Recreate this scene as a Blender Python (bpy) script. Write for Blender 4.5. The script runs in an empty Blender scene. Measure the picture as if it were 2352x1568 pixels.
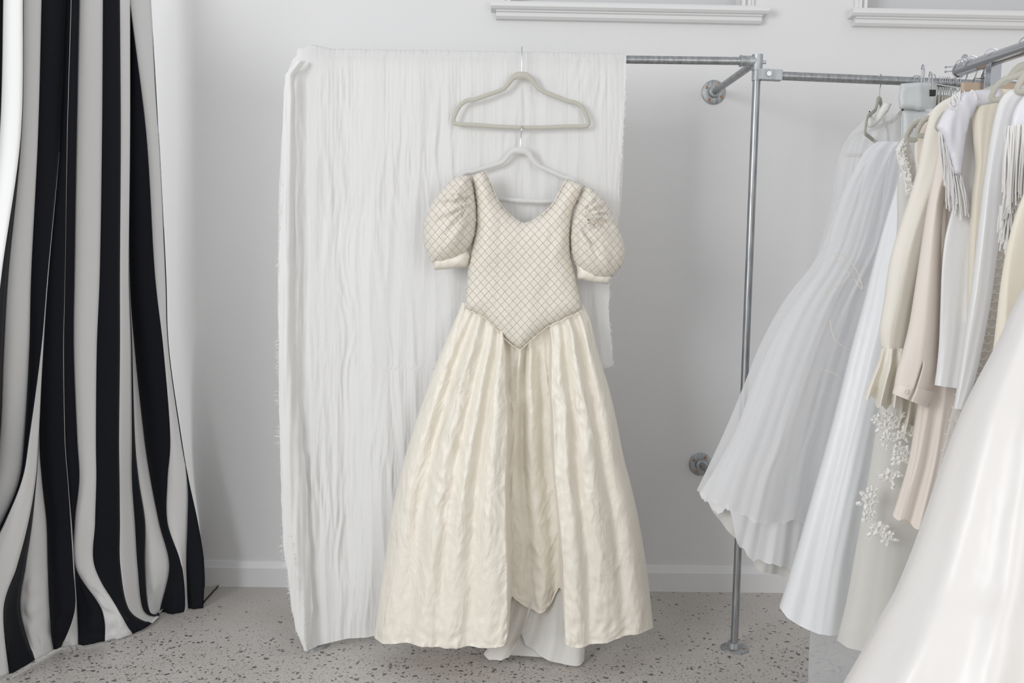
import bpy, bmesh, math, random
import numpy as np
from mathutils import Vector, Matrix, noise
from mathutils.geometry import delaunay_2d_cdt
PI = math.pi
random.seed(7)
SC = bpy.context.scene
COL = SC.collection

# ---------------------------------------------------------------- camera, world, lights, exposure
F = 2050.0
CAM_H = 1.3357
ROT = (Matrix.Rotation(math.radians(-0.73), 3, 'Z') @ Matrix.Rotation(math.radians(90 - 5.13), 3, 'X')
       @ Matrix.Rotation(0.016, 3, 'Z'))
cd = bpy.data.cameras.new('camera'); cam = bpy.data.objects.new('camera', cd); COL.objects.link(cam)
cam.matrix_world = Matrix.Translation((0, 0, CAM_H)) @ ROT.to_4x4()
cd.sensor_width = 36.0; cd.lens = 36.0 * F / 2352.0; cd.clip_start = 0.05
SC.camera = cam
SC.view_settings.view_transform = 'Standard'; SC.view_settings.look = 'None'
SC.view_settings.gamma = 1.0; SC.view_settings.exposure = -0.09
SC.view_settings.use_curve_mapping = False
w = bpy.data.worlds.new('world'); SC.world = w; w.use_nodes = True
w.node_tree.nodes['Background'].inputs[0].default_value = (0.965, 0.975, 1.0, 1)
w.node_tree.nodes['Background'].inputs[1].default_value = 0.76

def area(name, loc, target, sx, sy, power, col):
    ld = bpy.data.lights.new(name, 'AREA'); ld.shape = 'RECTANGLE'; ld.size = sx; ld.size_y = sy
    ld.energy = power; ld.color = col
    o = bpy.data.objects.new(name, ld); COL.objects.link(o); o.location = loc
    o.rotation_euler = (Vector(target) - Vector(loc)).to_track_quat('-Z', 'Y').to_euler()
area('daylight_front_left', (-3.1, -1.1, 2.3), (0.2, 3.3, 1.0), 1.8, 2.0, 128, (0.95, 0.975, 1.0))
area('daylight_front_right', (2.0, -1.4, 1.6), (1.2, 2.6, 0.8), 1.6, 2.0, 36, (1.0, 0.985, 0.96))

# ---------------------------------------------------------------- measuring
def at(px, py, Y):
    d = ROT @ Vector(((px - 1176) / F, -(py - 784) / F, -1.0))
    return d * (Y / d.y) + Vector((0, 0, CAM_H))
def ci(pts, t):
    """catmull-rom through tuples, t in 0..1"""
    n = len(pts) - 1
    s = min(max(t, 0), 1) * n; i = min(int(s), n - 1); f = s - i
    p0 = pts[max(i - 1, 0)]; p1 = pts[i]; p2 = pts[i + 1]; p3 = pts[min(i + 2, n)]
    if not isinstance(p1, (tuple, list)):
        p0, p1, p2, p3 = (p0,), (p1,), (p2,), (p3,)
        return _cr(p0, p1, p2, p3, f)[0]
    return _cr(p0, p1, p2, p3, f)
def _cr(p0, p1, p2, p3, f):
    return tuple(0.5 * (2 * b + (c - a) * f + (2 * a - 5 * b + 4 * c - d) * f * f + (3 * b - a - 3 * c + d) * f ** 3)
                 for a, b, c, d in zip(p0, p1, p2, p3))
def lin(tab, x):
    if x <= tab[0][0]: return tab[0][1]
    for (a, ya), (b, yb) in zip(tab, tab[1:]):
        if x <= b: return ya + (yb - ya) * (x - a) / max(b - a, 1e-9)
    return tab[-1][1]
def sstep(a, b, x):
    t = min(max((x - a) / (b - a), 0), 1); return t * t * (3 - 2 * t)
def nz(x, y, z=0.0): return noise.noise(Vector((x, y, z)))
def ridged(x, y, z=0.0): return 1 - 2 * abs(nz(x, y, z))

# ---------------------------------------------------------------- materials
def mat(name):
    m = bpy.data.materials.new(name); m.use_nodes = True
    nt = m.node_tree; return m, nt, nt.nodes['Principled BSDF'], nt.nodes['Material Output']
def add_bump(nt, b, scale, stretch, strength, dist=0.004, detail=4, rough=0.6, dist_noise=0.0):
    tc = nt.nodes.new('ShaderNodeTexCoord'); mp = nt.nodes.new('ShaderNodeMapping')
    mp.inputs['Scale'].default_value = stretch
    no = nt.nodes.new('ShaderNodeTexNoise'); no.inputs['Scale'].default_value = scale
    no.inputs['Detail'].default_value = detail; no.inputs['Roughness'].default_value = rough
    no.inputs['Distortion'].default_value = dist_noise
    bp = nt.nodes.new('ShaderNodeBump'); bp.inputs['Strength'].default_value = strength
    bp.inputs['Distance'].default_value = dist
    nt.links.new(tc.outputs['Object'], mp.inputs[0]); nt.links.new(mp.outputs[0], no.inputs[0])
    nt.links.new(no.outputs[0], bp.inputs['Height']); nt.links.new(bp.outputs[0], b.inputs['Normal'])
    return tc, mp, no, bp
def cloth_mat(name, col, rough=0.8, sheen=0.2, transl=0.15, alpha=1.0, bump=(30, (1, 1, .3), .3, .004), spec=0.3,
              edge_alpha=None, transl_col=None):
    m, nt, b, out = mat(name)
    b.inputs['Base Color'].default_value = (*col, 1); b.inputs['Roughness'].default_value = rough
    b.inputs['Sheen Weight'].default_value = sheen; b.inputs['Sheen Roughness'].default_value = 0.4
    b.inputs['Specular IOR Level'].default_value = spec
    bp = None
    if bump: bp = add_bump(nt, b, *bump)[3]
    sh = b.outputs[0]
    if transl:
        t = nt.nodes.new('ShaderNodeBsdfTranslucent'); t.inputs[0].default_value = (*(transl_col or col), 1)
        if bp: nt.links.new(bp.outputs[0], t.inputs['Normal'])
        mx = nt.nodes.new('ShaderNodeMixShader'); mx.inputs[0].default_value = transl
        nt.links.new(sh, mx.inputs[1]); nt.links.new(t.outputs[0], mx.inputs[2]); sh = mx.outputs[0]
    if alpha < 1:
        tr = nt.nodes.new('ShaderNodeBsdfTransparent'); mx = nt.nodes.new('ShaderNodeMixShader')
        lw = nt.nodes.new('ShaderNodeLayerWeight'); lw.inputs[0].default_value = 0.35
        mr = nt.nodes.new('ShaderNodeMapRange'); mr.inputs[3].default_value = alpha
        mr.inputs[4].default_value = edge_alpha or min(1, alpha + .45)
        nt.links.new(lw.outputs['Facing'], mr.inputs[0]); nt.links.new(mr.outputs[0], mx.inputs[0])
        nt.links.new(tr.outputs[0], mx.inputs[1]); nt.links.new(sh, mx.inputs[2]); sh = mx.outputs[0]
    nt.links.new(sh, out.inputs[0]); return m
def plain(name, col, rough=0.5, metal=0.0, bump=None, spec=0.5):
    m, nt, b, out = mat(name)
    b.inputs['Base Color'].default_value = (*col, 1); b.inputs['Roughness'].default_value = rough
    b.inputs['Metallic'].default_value = metal; b.inputs['Specular IOR Level'].default_value = spec
    if bump: add_bump(nt, b, *bump)
    return m

M = {}
M['wall'] = plain('white_wall_paint', (0.72, 0.715, 0.71), 0.75, bump=(5, (1, 1, 1), .35, .012))
M['trim'] = plain('white_gloss_trim', (0.73, 0.725, 0.72), 0.45, bump=(20, (1, 1, 1), .2, .003))
M['pane'] = plain('painted_window_panel', (0.56, 0.56, 0.56), 0.6)
M['gauze'] = cloth_mat('white_cotton_gauze', (0.845, 0.84, 0.825), .9, .3, .25, .93, (40, (1, 1, .16), .5, .006), .15)
M['thread'] = cloth_mat('frayed_cotton', (0.90, 0.89, 0.87), .9, .2, .3, 1, None)
M['silk'] = cloth_mat('ivory_dupioni_silk', (0.865, 0.82, 0.725), .40, .25, .12, 1, (9, (1, 1, .5), .7, .020, 5, .55, 1.2), .45, transl_col=(.88, .72, .5))
M['lining'] = cloth_mat('white_cotton_lining', (0.80, 0.785, 0.75), .85, .1, .2, 1, (12, (1, 1, 1), .4, .01))
M['white_satin'] = cloth_mat('blue_white_satin', (0.90, 0.91, 0.925), .36, .2, .12, 1, (6, (1, 1, .6), .3, .02), .45)
M['shaded_satin'] = cloth_mat('shaded_white_satin', (0.62, 0.645, 0.65), .38, .3, .05, 1, (8, (1, 1, .6), .3, .015), .5)  # white satin gown's folded top: its shade is put into a greyer base colour
M['big_satin'] = cloth_mat('warm_white_satin', (0.79, 0.765, 0.74), .36, .3, .12, 1, (3.0, (1.4, 1.4, .45), .3, .03), .5)
M['ivory'] = cloth_mat('ivory_crepe', (0.90, 0.86, 0.775), .55, .3, .12, 1, (10, (1, 1, .4), .25, .01), .4)
M['cream'] = cloth_mat('yellow_cream_crepe', (0.87, 0.81, 0.685), .5, .3, .12, 1, (10, (1, 1, .4), .25, .01), .4)
M['blush'] = cloth_mat('blush_silk', (0.91, 0.83, 0.755), .55, .3, .15, 1, (10, (1, 1, .3), .25, .01), .4)
M['pearl'] = cloth_mat('pearl_white_satin', (0.86, 0.855, 0.85), .32, .3, .12, 1, (6, (1, 1, .5), .35, .015), .5)
M['lilac'] = cloth_mat('cool_white_satin', (0.80, 0.79, 0.83), .38, .3, .1, 1, (8, (1, 1, .5), .3, .012), .5)
M['fringe'] = cloth_mat('white_silk_fringe', (0.96, 0.95, 0.935), .5, .3, .3, 1, None, .4)
M['tulle'] = cloth_mat('white_tulle', (0.935, 0.935, 0.94), .9, .2, .3, .40, (14, (1, 1, .1), .4, .006), .1, edge_alpha=.92)
M['tulle_dense'] = cloth_mat('layered_white_tulle', (0.93, 0.93, 0.94), .9, .2, .25, .84, (14, (1, 1, .1), .4, .006), .1, edge_alpha=.97)
M['organza'] = cloth_mat('grey_organza', (0.82, 0.83, 0.84), .8, .2, .4, .34, (40, (1, 1, .3), .3, .003), .1)
M['lace'] = cloth_mat('ivory_lace_net', (0.88, 0.87, 0.83), .85, .2, .3, .8, (60, (1, 1, 1), .3, .003), .2)
M['applique'] = cloth_mat('white_beaded_lace', (0.93, 0.92, 0.885), .5, .3, .2, 1, (160, (1, 1, 1), .5, .002), .5)
M['slip'] = cloth_mat('pale_ivory_slip', (0.89, 0.88, 0.845), .7, .2, .15, 1, (6, (1, 1, .5), .2, .01), .3)
M['beige_slip'] = cloth_mat('beige_slip_lining', (0.66, 0.64, 0.60), .7, .1, .1, 1, (10, (1, 1, 1), .4, .012), .3)
M['scallop'] = cloth_mat('beige_scalloped_lace', (0.66, 0.615, 0.57), .85, .1, .1, 1, (90, (1, 1, 1), .8, .004), .2)
M['hanger'] = plain('beige_velvet_flock', (0.49, 0.475, 0.415), 0.95, 0, (400, (1, 1, 1), .4, .001), .1)
M['hanger_pale'] = plain('pale_grey_velvet_flock', (0.62, 0.615, 0.60), 0.95, 0, (400, (1, 1, 1), .4, .001), .1)
M['wire'] = plain('polished_wire', (0.62, 0.63, 0.65), 0.22, 1)
M['chrome'] = plain('chrome', (0.52, 0.53, 0.56), 0.10, 1)
M['copper'] = plain('brass_screw', (0.42, 0.24, 0.14), 0.4, 1)
M['black'] = plain('black_rubber', (0.012, 0.012, 0.012), 0.5)
M['wood'] = plain('pale_wood', (0.55, 0.42, 0.31), 0.55, 0, (12, (1, 1, 14), .2, .002))
M['black_stripe'] = cloth_mat('black_cotton_stripe', (0.0105, 0.0115, 0.016), .85, .04, 0, 1, (9, (1, 1, .3), .25, .01), .15)
M['white_stripe'] = cloth_mat('white_cotton_stripe', (0.76, 0.755, 0.745), .85, .05, .05, 1, (9, (1, 1, .3), .3, .012), .2)
M['pearl_bead'] = plain('pearl_bead', (0.85, 0.80, 0.72), 0.25)
M['cord'] = cloth_mat('cream_cord', (0.80, 0.74, 0.66), .6, .1, 0, 1, None)

def galv(name, base, rough):
    m, nt, b, out = mat(name)
    tc = nt.nodes.new('ShaderNodeTexCoord'); mp = nt.nodes.new('ShaderNodeMapping'); mp.inputs[3].default_value = (1, 1, .12)
    no = nt.nodes.new('ShaderNodeTexNoise'); no.inputs['Scale'].default_value = 90; no.inputs['Detail'].default_value = 5
    cr = nt.nodes.new('ShaderNodeValToRGB')
    cr.color_ramp.elements[0].position = .3; cr.color_ramp.elements[0].color = (*[c * .62 for c in base], 1)
    cr.color_ramp.elements[1].position = .7; cr.color_ramp.elements[1].color = (*base, 1)
    nt.links.new(tc.outputs['Object'], mp.inputs[0]); nt.links.new(mp.outputs[0], no.inputs[0])
    nt.links.new(no.outputs[0], cr.inputs[0]); nt.links.new(cr.outputs[0], b.inputs['Base Color'])
    b.inputs['Metallic'].default_value = .85; b.inputs['Roughness'].default_value = rough
    return m
M['galv'] = galv('galvanised_pipe', (0.42, 0.43, 0.44), .38)
M['galv_dull'] = galv('dull_zinc_fitting', (0.50, 0.52, 0.53), .5)

def quilt():
    m, nt, b, out = mat('quilted_ivory_brocade')
    N = nt.nodes.new; L = nt.links.new
    tc = N('ShaderNodeTexCoord'); sp = N('ShaderNodeSeparateXYZ'); L(tc.outputs['Object'], sp.inputs[0])
    def math_(op, a, bb=None):
        n = N('ShaderNodeMath'); n.operation = op
        for i, v in enumerate((a, bb)):
            if v is None: continue
            if isinstance(v, (int, float)): n.inputs[i].default_value = v
            else: L(v, n.inputs[i])
        return n.outputs[0]
    k = 1 / 0.026
    xx = math_('MULTIPLY', sp.outputs[0], k * 1.0); zz = math_('MULTIPLY', sp.outputs[2], k * .92)
    lines = []
    for s in ('ADD', 'SUBTRACT'):
        f_ = math_('FRACT', math_('ADD', math_(s, xx, zz), 100.0))
        lines.append(math_('ABSOLUTE', math_('SUBTRACT', f_, .5)))
    mn = math_('MAXIMUM', *lines)          # 0.5 on a stitch line
    h = math_('SUBTRACT', 1.0, math_('POWER', math_('MULTIPLY', mn, 2.0), 22.0))
    vo = N('ShaderNodeTexVoronoi'); vo.inputs['Scale'].default_value = 150; L(tc.outputs['Object'], vo.inputs[0])
    sparkle = math_('GREATER_THAN', math_('SUBTRACT', .42, vo.outputs['Distance']), .22)
    no = N('ShaderNodeTexNoise'); no.inputs['Scale'].default_value = 130; no.inputs['Detail'].default_value = 4
    L(tc.outputs['Object'], no.inputs[0])
    mixc = N('ShaderNodeMix'); mixc.data_type = 'RGBA'
    mixc.inputs[6].default_value = (0.57, 0.51, 0.42, 1); mixc.inputs[7].default_value = (0.745, 0.695, 0.61, 1)
    L(math_('MINIMUM', math_('ADD', math_('MULTIPLY', h, .60), math_('MULTIPLY', no.outputs[0], .72)), 1.0), mixc.inputs[0])
    mix2 = N('ShaderNodeMix'); mix2.data_type = 'RGBA'; mix2.inputs[7].default_value = (0.93, 0.90, 0.85, 1)
    L(mixc.outputs[2], mix2.inputs[6]); L(math_('MULTIPLY', sparkle, math_('MULTIPLY', no.outputs[0], .75)), mix2.inputs[0])
    L(mix2.outputs[2], b.inputs['Base Color'])
    b.inputs['Roughness'].default_value = .55; b.inputs['Sheen Weight'].default_value = .2
    bp = N('ShaderNodeBump'); bp.inputs['Strength'].default_value = .8; bp.inputs['Distance'].default_value = .0035
    L(math_('ADD', math_('MULTIPLY', h, .7), math_('ADD', math_('MULTIPLY', sparkle, .35), math_('MULTIPLY', no.outputs[0], 1.0))), bp.inputs['Height'])
    L(bp.outputs[0], b.inputs['Normal'])
    return m
M['quilt'] = quilt()

def floor_mat():
    m, nt, b, out = mat('polished_aggregate_concrete')
    N = nt.nodes.new; L = nt.links.new
    tc = N('ShaderNodeTexCoord')
    wn = N('ShaderNodeTexNoise'); wn.inputs['Scale'].default_value = 38; L(tc.outputs['Object'], wn.inputs[0])
    wmix = N('ShaderNodeMix'); wmix.data_type = 'VECTOR'; wmix.inputs[0].default_value = .025
    L(tc.outputs['Object'], wmix.inputs[4]); L(wn.outputs[1], wmix.inputs[5])
    prev = None
    base = N('ShaderNodeValToRGB'); bn = N('ShaderNodeTexNoise'); bn.inputs['Scale'].default_value = 2.2; bn.inputs['Detail'].default_value = 6
    L(tc.outputs['Object'], bn.inputs[0]); L(bn.outputs[0], base.inputs[0])
    base.color_ramp.elements[0].position = .3; base.color_ramp.elements[0].color = (.45, .42, .385, 1)
    base.color_ramp.elements[1].position = .7; base.color_ramp.elements[1].color = (.55, .525, .495, 1)
    col = base.outputs[0]
    fn = N('ShaderNodeTexNoise'); fn.inputs['Scale'].default_value = 120; fn.inputs['Detail'].default_value = 5; L(tc.outputs['Object'], fn.inputs[0])
    mx = N('ShaderNodeMix'); mx.data_type = 'RGBA'; mx.blend_type = 'OVERLAY'; mx.inputs[0].default_value = .35
    L(col, mx.inputs[6]); L(fn.outputs[0], mx.inputs[7]); col = mx.outputs[2]
    den = N('ShaderNodeTexNoise'); den.inputs['Scale'].default_value = 1.3; den.inputs['Detail'].default_value = 2; L(tc.outputs['Object'], den.inputs[0])
    sep0 = N('ShaderNodeSeparateXYZ'); L(tc.outputs['Object'], sep0.inputs[0])
    ymr = N('ShaderNodeMapRange'); ymr.inputs[1].default_value = 3.3; ymr.inputs[2].default_value = 2.8; ymr.inputs[3].default_value = -.36; ymr.inputs[4].default_value = .22
    L(sep0.outputs[1], ymr.inputs[0])
    dsum = N('ShaderNodeMath'); dsum.operation = 'ADD'; L(den.outputs[0], dsum.inputs[0]); L(ymr.outputs[0], dsum.inputs[1])
    for sc_, thr, keep, dark in ((70, .46, .75, .08), (140, .44, .8, .12), (42, .36, .55, .09)):
        vo = N('ShaderNodeTexVoronoi'); vo.inputs['Scale'].default_value = sc_; L(wmix.outputs[1], vo.inputs[0])
        sx = N('ShaderNodeSeparateColor'); L(vo.outputs['Color'], sx.inputs[0])
        # keep only some cells, more of them where the density noise is high
        k1 = N('ShaderNodeMath'); k1.operation = 'MULTIPLY'; k1.inputs[1].default_value = keep; L(dsum.outputs[0], k1.inputs[0])
        lt = N('ShaderNodeMath'); lt.operation = 'LESS_THAN'; L(sx.outputs[0], lt.inputs[0]); L(k1.outputs[0], lt.inputs[1])
        th = N('ShaderNodeMath'); th.operation = 'MULTIPLY'; th.inputs[1].default_value = thr; L(sx.outputs[1], th.inputs[0])
        ls = N('ShaderNodeMath'); ls.operation = 'LESS_THAN'; L(vo.outputs['Distance'], ls.inputs[0]); L(th.outputs[0], ls.inputs[1])
        mu = N('ShaderNodeMath'); mu.operation = 'MULTIPLY'; L(lt.outputs[0], mu.inputs[0]); L(ls.outputs[0], mu.inputs[1])
        mm = N('ShaderNodeMath'); mm.operation = 'MULTIPLY'; mm.inputs[1].default_value = .85; L(mu.outputs[0], mm.inputs[0])
        mc = N('ShaderNodeMix'); mc.data_type = 'RGBA'; L(mm.outputs[0], mc.inputs[0]); L(col, mc.inputs[6])
        mc.inputs[7].default_value = (dark, dark * .98, dark, 1); col = mc.outputs[2]
    L(col, b.inputs['Base Color']); b.inputs['Roughness'].default_value = .42; b.inputs['Specular IOR Level'].default_value = .35
    return m
M['floor'] = floor_mat()

# ---------------------------------------------------------------- object helpers
ORG = {}
def empty(name, loc, label=None, cat=None, group=None, kind=None):
    o = bpy.data.objects.new(name, None); COL.objects.link(o); o.location = loc; o.empty_display_size = .05
    ORG[o.name] = Vector(loc); tag(o, label, cat, group, kind); return o
def tag(o, label=None, cat=None, group=None, kind=None):
    if label: o['label'] = label
    if cat: o['category'] = cat
    if group: o['group'] = group
    if kind: o['kind'] = kind
    return o
def mesh(name, V, Fc, m, parent=None, org=None, smooth=True, mi=None, mats=None):
    if parent is not None: org = ORG[parent.name]
    org = Vector(org) if org is not None else Vector((0, 0, 0))
    me = bpy.data.meshes.new(name)
    me.from_pydata([tuple(Vector(v) - org) for v in V], [], Fc)
    for x in (mats or [m]): me.materials.append(x)
    if mi: me.polygons.foreach_set('material_index', mi)
    me.polygons.foreach_set('use_smooth', [smooth] * len(me.polygons)); me.update()
    o = bpy.data.objects.new(name, me); COL.objects.link(o); ORG[o.name] = org
    if parent is None: o.location = org
    else: o.parent = parent
    return o
class G:
    """collects geometry in world coordinates for ONE mesh"""
    def __init__(s): s.V = []; s.F = []
    def add(s, V, Fc):
        n = len(s.V); s.V += [Vector(v) for v in V]; s.F += [tuple(i + n for i in f) for f in Fc]; return s
    def box(s, a, b):
        x0, y0, z0 = a; x1, y1, z1 = b
        return s.add([(x0, y0, z0), (x1, y0, z0), (x1, y1, z0), (x0, y1, z0), (x0, y0, z1), (x1, y0, z1), (x1, y1, z1), (x0, y1, z1)],
                     [(0, 3, 2, 1), (4, 5, 6, 7), (0, 1, 5, 4), (1, 2, 6, 5), (2, 3, 7, 6), (3, 0, 4, 7)])
    def obox(s, c, ax, ay, az):
        c = Vector(c); ax, ay, az = Vector(ax), Vector(ay), Vector(az)
        V = [c + i * ax + j * ay + k * az for k in (-1, 1) for i, j in ((-1, -1), (1, -1), (1, 1), (-1, 1))]
        return s.add(V, [(0, 3, 2, 1), (4, 5, 6, 7), (0, 1, 5, 4), (1, 2, 6, 5), (2, 3, 7, 6), (3, 0, 4, 7)])
    def tube(s, P, r, seg=10, closed=False, flat=1.0, up=None, cap=True):
        P = [Vector(p) for p in P]; n = len(P); V = []
        R_ = r if isinstance(r, (list, tuple)) else [r] * n
        prev = None
        for i in range(n):
            if closed: t = P[(i + 1) % n] - P[i - 1]
            else: t = P[min(i + 1, n - 1)] - P[max(i - 1, 0)]
            t.normalize()
            if up is not None: a = Vector(up) - t * Vector(up).dot(t)
            elif prev is None: a = t.orthogonal()
            else: a = prev - t * prev.dot(t)
            if a.length < 1e-6: a = t.orthogonal()
            a.normalize(); prev = a; b = t.cross(a)
            for k in range(seg):
                th = 2 * PI * k / seg
                V.append(P[i] + (a * math.cos(th) * flat + b * math.sin(th)) * R_[i])
        Fc = []
        m_ = n if closed else n - 1
        for i in range(m_):
            j = (i + 1) % n
            for k in range(seg):
                l = (k + 1) % seg; Fc.append((i * seg + k, i * seg + l, j * seg + l, j * seg + k))
        if cap and not closed:
            Fc.append(tuple(range(seg - 1, -1, -1))); Fc.append(tuple((n - 1) * seg + k for k in range(seg)))
        return s.add(V, Fc)
    def lathe(s, c, axis, prof, seg=32):
        c = Vector(c); ax = Vector(axis).normalized(); a = ax.orthogonal().normalized(); b = ax.cross(a)
        V = [c + ax * h + (a * math.cos(2 * PI * k / seg) + b * math.sin(2 * PI * k / seg)) * max(r, 1e-5) for h, r in prof for k in range(seg)]
        Fc = [(i * seg + k, i * seg + (k + 1) % seg, (i + 1) * seg + (k + 1) % seg, (i + 1) * seg + k) for i in range(len(prof) - 1) for k in range(seg)]
        Fc.append(tuple(range(seg - 1, -1, -1))); Fc.append(tuple((len(prof) - 1) * seg + k for k in range(seg)))
        return s.add(V, Fc)
    def ball(s, c, r, seg=10):
        return s.lathe(c, (0, 0, 1), [(-r * math.cos(PI * i / seg), r * math.sin(PI * i / seg)) for i in range(seg + 1)], seg)
    def put(s, name, m, parent=None, org=None, smooth=True):
        o = mesh(name, s.V, s.F, m, parent, org, smooth)
        if smooth:
            try: o.data.set_sharp_from_angle(angle=math.radians(42))
            except Exception: pass
        return o

# closed garment tube: left and right outline run down the garment, T_f / T_b bulge to the front and the back
def loft(L, R, Yc, Tf, Tb=None, nu=90, nv=70, nb=24, fold=None, top=None, hem=None, flare=None):
    Tb = Tf if Tb is None else Tb
    g = lambda a, v: ci(a, v) if isinstance(a, (list, tuple)) else a
    V = []; cols = nu + nb
    for j in range(nv + 1):
        v = j / nv
        lx, ly = ci(L, v); rx, ry = ci(R, v); yc = g(Yc, v)
        a, b = at(lx, ly, yc), at(rx, ry, yc); mid = (a + b) / 2
        fd = Vector((-mid.x, -mid.y, 0)).normalized()     # the side the garment shows
        for i in range(cols):
            if i <= nu: th = PI * i / nu; s = 1; T = g(Tf, v)
            else: th = PI + PI * (i - nu) / nb; s = -1; T = g(Tb, v)
            c = .82 * (1 - math.cos(th)) / 2 + .18 * (th / PI if s > 0 else 2 - th / PI)
            px = lx + (rx - lx) * c; py = ly + (ry - ly) * c
            if top: py += (1 - v) * top(c)
            if hem: py += v * hem(c) if s > 0 else 0
            P = at(px, py, yc)
            bul = math.sin(th if s > 0 else th - PI) ** .8
            d0 = math.hypot(P.x, P.y); P += fd * (s * T * bul)
            P.z = CAM_H + (P.z - CAM_H) * math.hypot(P.x, P.y) / d0
            if fold:
                d = fold(c if s > 0 else c + 7.3, v)
                P += fd * (s * d * (bul ** .5 if s > 0 else bul))
            V.append(P)
    Fc = []
    for j in range(nv):
        for i in range(cols):
            k = (i + 1) % cols
            Fc.append((j * cols + i, (j + 1) * cols + i, (j + 1) * cols + k, j * cols + k))
    return V, Fc
def mkfold(n, a0, a1, seed=0.0, sharp=0.6, drift=1.0, fine=0.25):
    def f(u, v):
        x = u * n + drift * .35 * nz(v * 2.1, seed)
        d = (1 - sharp) * nz(x, v * .8, seed) + sharp * (ridged(x * .8, v * .6, seed + 9.1) - .45)
        d += fine * nz(x * 3.1, v * 2.6, seed + 3.3)
        return (a0 + (a1 - a0) * v) * d
    return f

# pillow-like panel inside a pixel outline, thickness rolls off towards the outline
def panel(outline, Y, T, Rr, step=7, fold=None, Tb=None, Yfn=None, back=True):
    Tb = T if Tb is None else Tb
    pts = []
    n = len(outline)
    for i in range(n):
        a = Vector(outline[i]); b = Vector(outline[(i + 1) % n]); k = max(1, int((b - a).length / step))
        for q in range(k): pts.append(a + (b - a) * q / k)
    nb_ = len(pts)
    xs = [p.x for p in pts]; ys = [p.y for p in pts]
    P = np.array([[p.x, p.y] for p in pts]); Q = np.roll(P, -1, 0); D = Q - P; LL = (D ** 2).sum(1) + 1e-9
    def dist(x, y):
        t = np.clip(((x - P[:, 0]) * D[:, 0] + (y - P[:, 1]) * D[:, 1]) / LL, 0, 1)
        return float(np.sqrt(((x - P[:, 0] - t * D[:, 0]) ** 2 + (y - P[:, 1] - t * D[:, 1]) ** 2).min()))
    def inside(x, y):
        c = ((P[:, 1] > y) != (Q[:, 1] > y)); xx = P[:, 0] + (y - P[:, 1]) * D[:, 0] / np.where(D[:, 1] == 0, 1e-9, D[:, 1])
        return int((c & (x < xx)).sum()) % 2 == 1
    al = list(pts); row = 0
    y = min(ys) + step / 2
    while y < max(ys):
        x = min(xs) + (step / 2 if row % 2 else 0)
        while x < max(xs):
            if inside(x, y) and dist(x, y) > step * .45: al.append(Vector((x, y)))
            x += step
        y += step * .87; row += 1
    res = delaunay_2d_cdt(al, [(i, (i + 1) % nb_) for i in range(nb_)], [], 1, 1e-4)
    vv, ff = res[0], res[2]
    mpp = Y / F
    front, bk, isb = [], [], []
    V = []; idxb = {}
    for i, p in enumerate(vv):
        d = dist(p.x, p.y) * mpp
        y_ = Yfn(p.x, p.y) if Yfn else Y
        prof = math.sqrt(max(0, 1 - (1 - min(1, d / Rr)) ** 2))
        f_ = fold(p.x, p.y) * min(1, d / (Rr * .5)) if fold else 0
        W = at(p.x, p.y, y_)
        V.append(W + Vector((0, -(T * prof + f_), 0))); isb.append(d < 1e-5)
    nfv = len(V); Fc = [tuple(reversed(f)) for f in ff]
    # image y points down: check winding towards the camera
    if Fc:
        a, b, c = (V[k] for k in Fc[0][:3])
        if (b - a).cross(c - a).y > 0: Fc = [tuple(reversed(f)) for f in Fc]
    if back:
        mp = {}
        for i, p in enumerate(vv):
            if isb[i]: mp[i] = i; continue
            d = dist(p.x, p.y) * mpp; y_ = Yfn(p.x, p.y) if Yfn else Y
            prof = math.sqrt(max(0, 1 - (1 - min(1, d / Rr)) ** 2))
            mp[i] = len(V); V.append(at(p.x, p.y, y_) + Vector((0, Tb * prof + 1e-4, 0)))
        Fc += [tuple(mp[k] for k in reversed(f)) for f in Fc[:]]
    return V, Fc

# ================================================================ SETTING
WY = 3.555
def wp(px, py, Y=WY): return at(px, py, Y)
# back wall with two recessed window openings
w1x0, w1x1 = wp(1172, 5).x, wp(1702, 5).x
w2x0, w2x1 = wp(1988, 5).x, 2.25
sz = 2.325; wz1 = 3.05
g = G()
def wallpiece(x0, x1, z0, z1): g.add([(x0, WY, z0), (x1, WY, z0), (x1, WY, z1), (x0, WY, z1)], [(0, 1, 2, 3)])
xsW = [-4.2, w1x0, w1x1, w2x0, w2x1, 4.2]
for a, b in zip(xsW, xsW[1:]): wallpiece(a, b, 0, sz)
for a, b in zip(xsW, xsW[1:]): wallpiece(a, b, wz1, 3.4)
for a, b in ((-4.2, w1x0), (w1x1, w2x0), (w2x1, 4.2)): wallpiece(a, b, sz, wz1)
for x0, x1 in ((w1x0, w1x1), (w2x0, w2x1)):     # reveals
    g.add([(x0, WY, sz), (x0, WY + .12, sz), (x0, WY + .12, wz1), (x0, WY, wz1)], [(0, 1, 2, 3)])
    g.add([(x1, WY, sz), (x1, WY + .12, sz), (x1, WY + .12, wz1), (x1, WY, wz1)], [(3, 2, 1, 0)])
    g.add([(x0, WY, sz), (x1, WY, sz), (x1, WY + .12, sz), (x0, WY + .12, sz)], [(0, 1, 2, 3)])
    g.add([(x0, WY, wz1), (x1, WY, wz1), (x1, WY + .12, wz1), (x0, WY + .12, wz1)], [(3, 2, 1, 0)])
tag(g.put('wall_back', M['wall'], smooth=False), kind='structure')
tag(G().add([(-4.2, -2.5, 0), (4.2, -2.5, 0), (4.2, WY, 0), (-4.2, WY, 0)], [(0, 1, 2, 3)]).put('floor', M['floor'], smooth=False), kind='structure')
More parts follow.
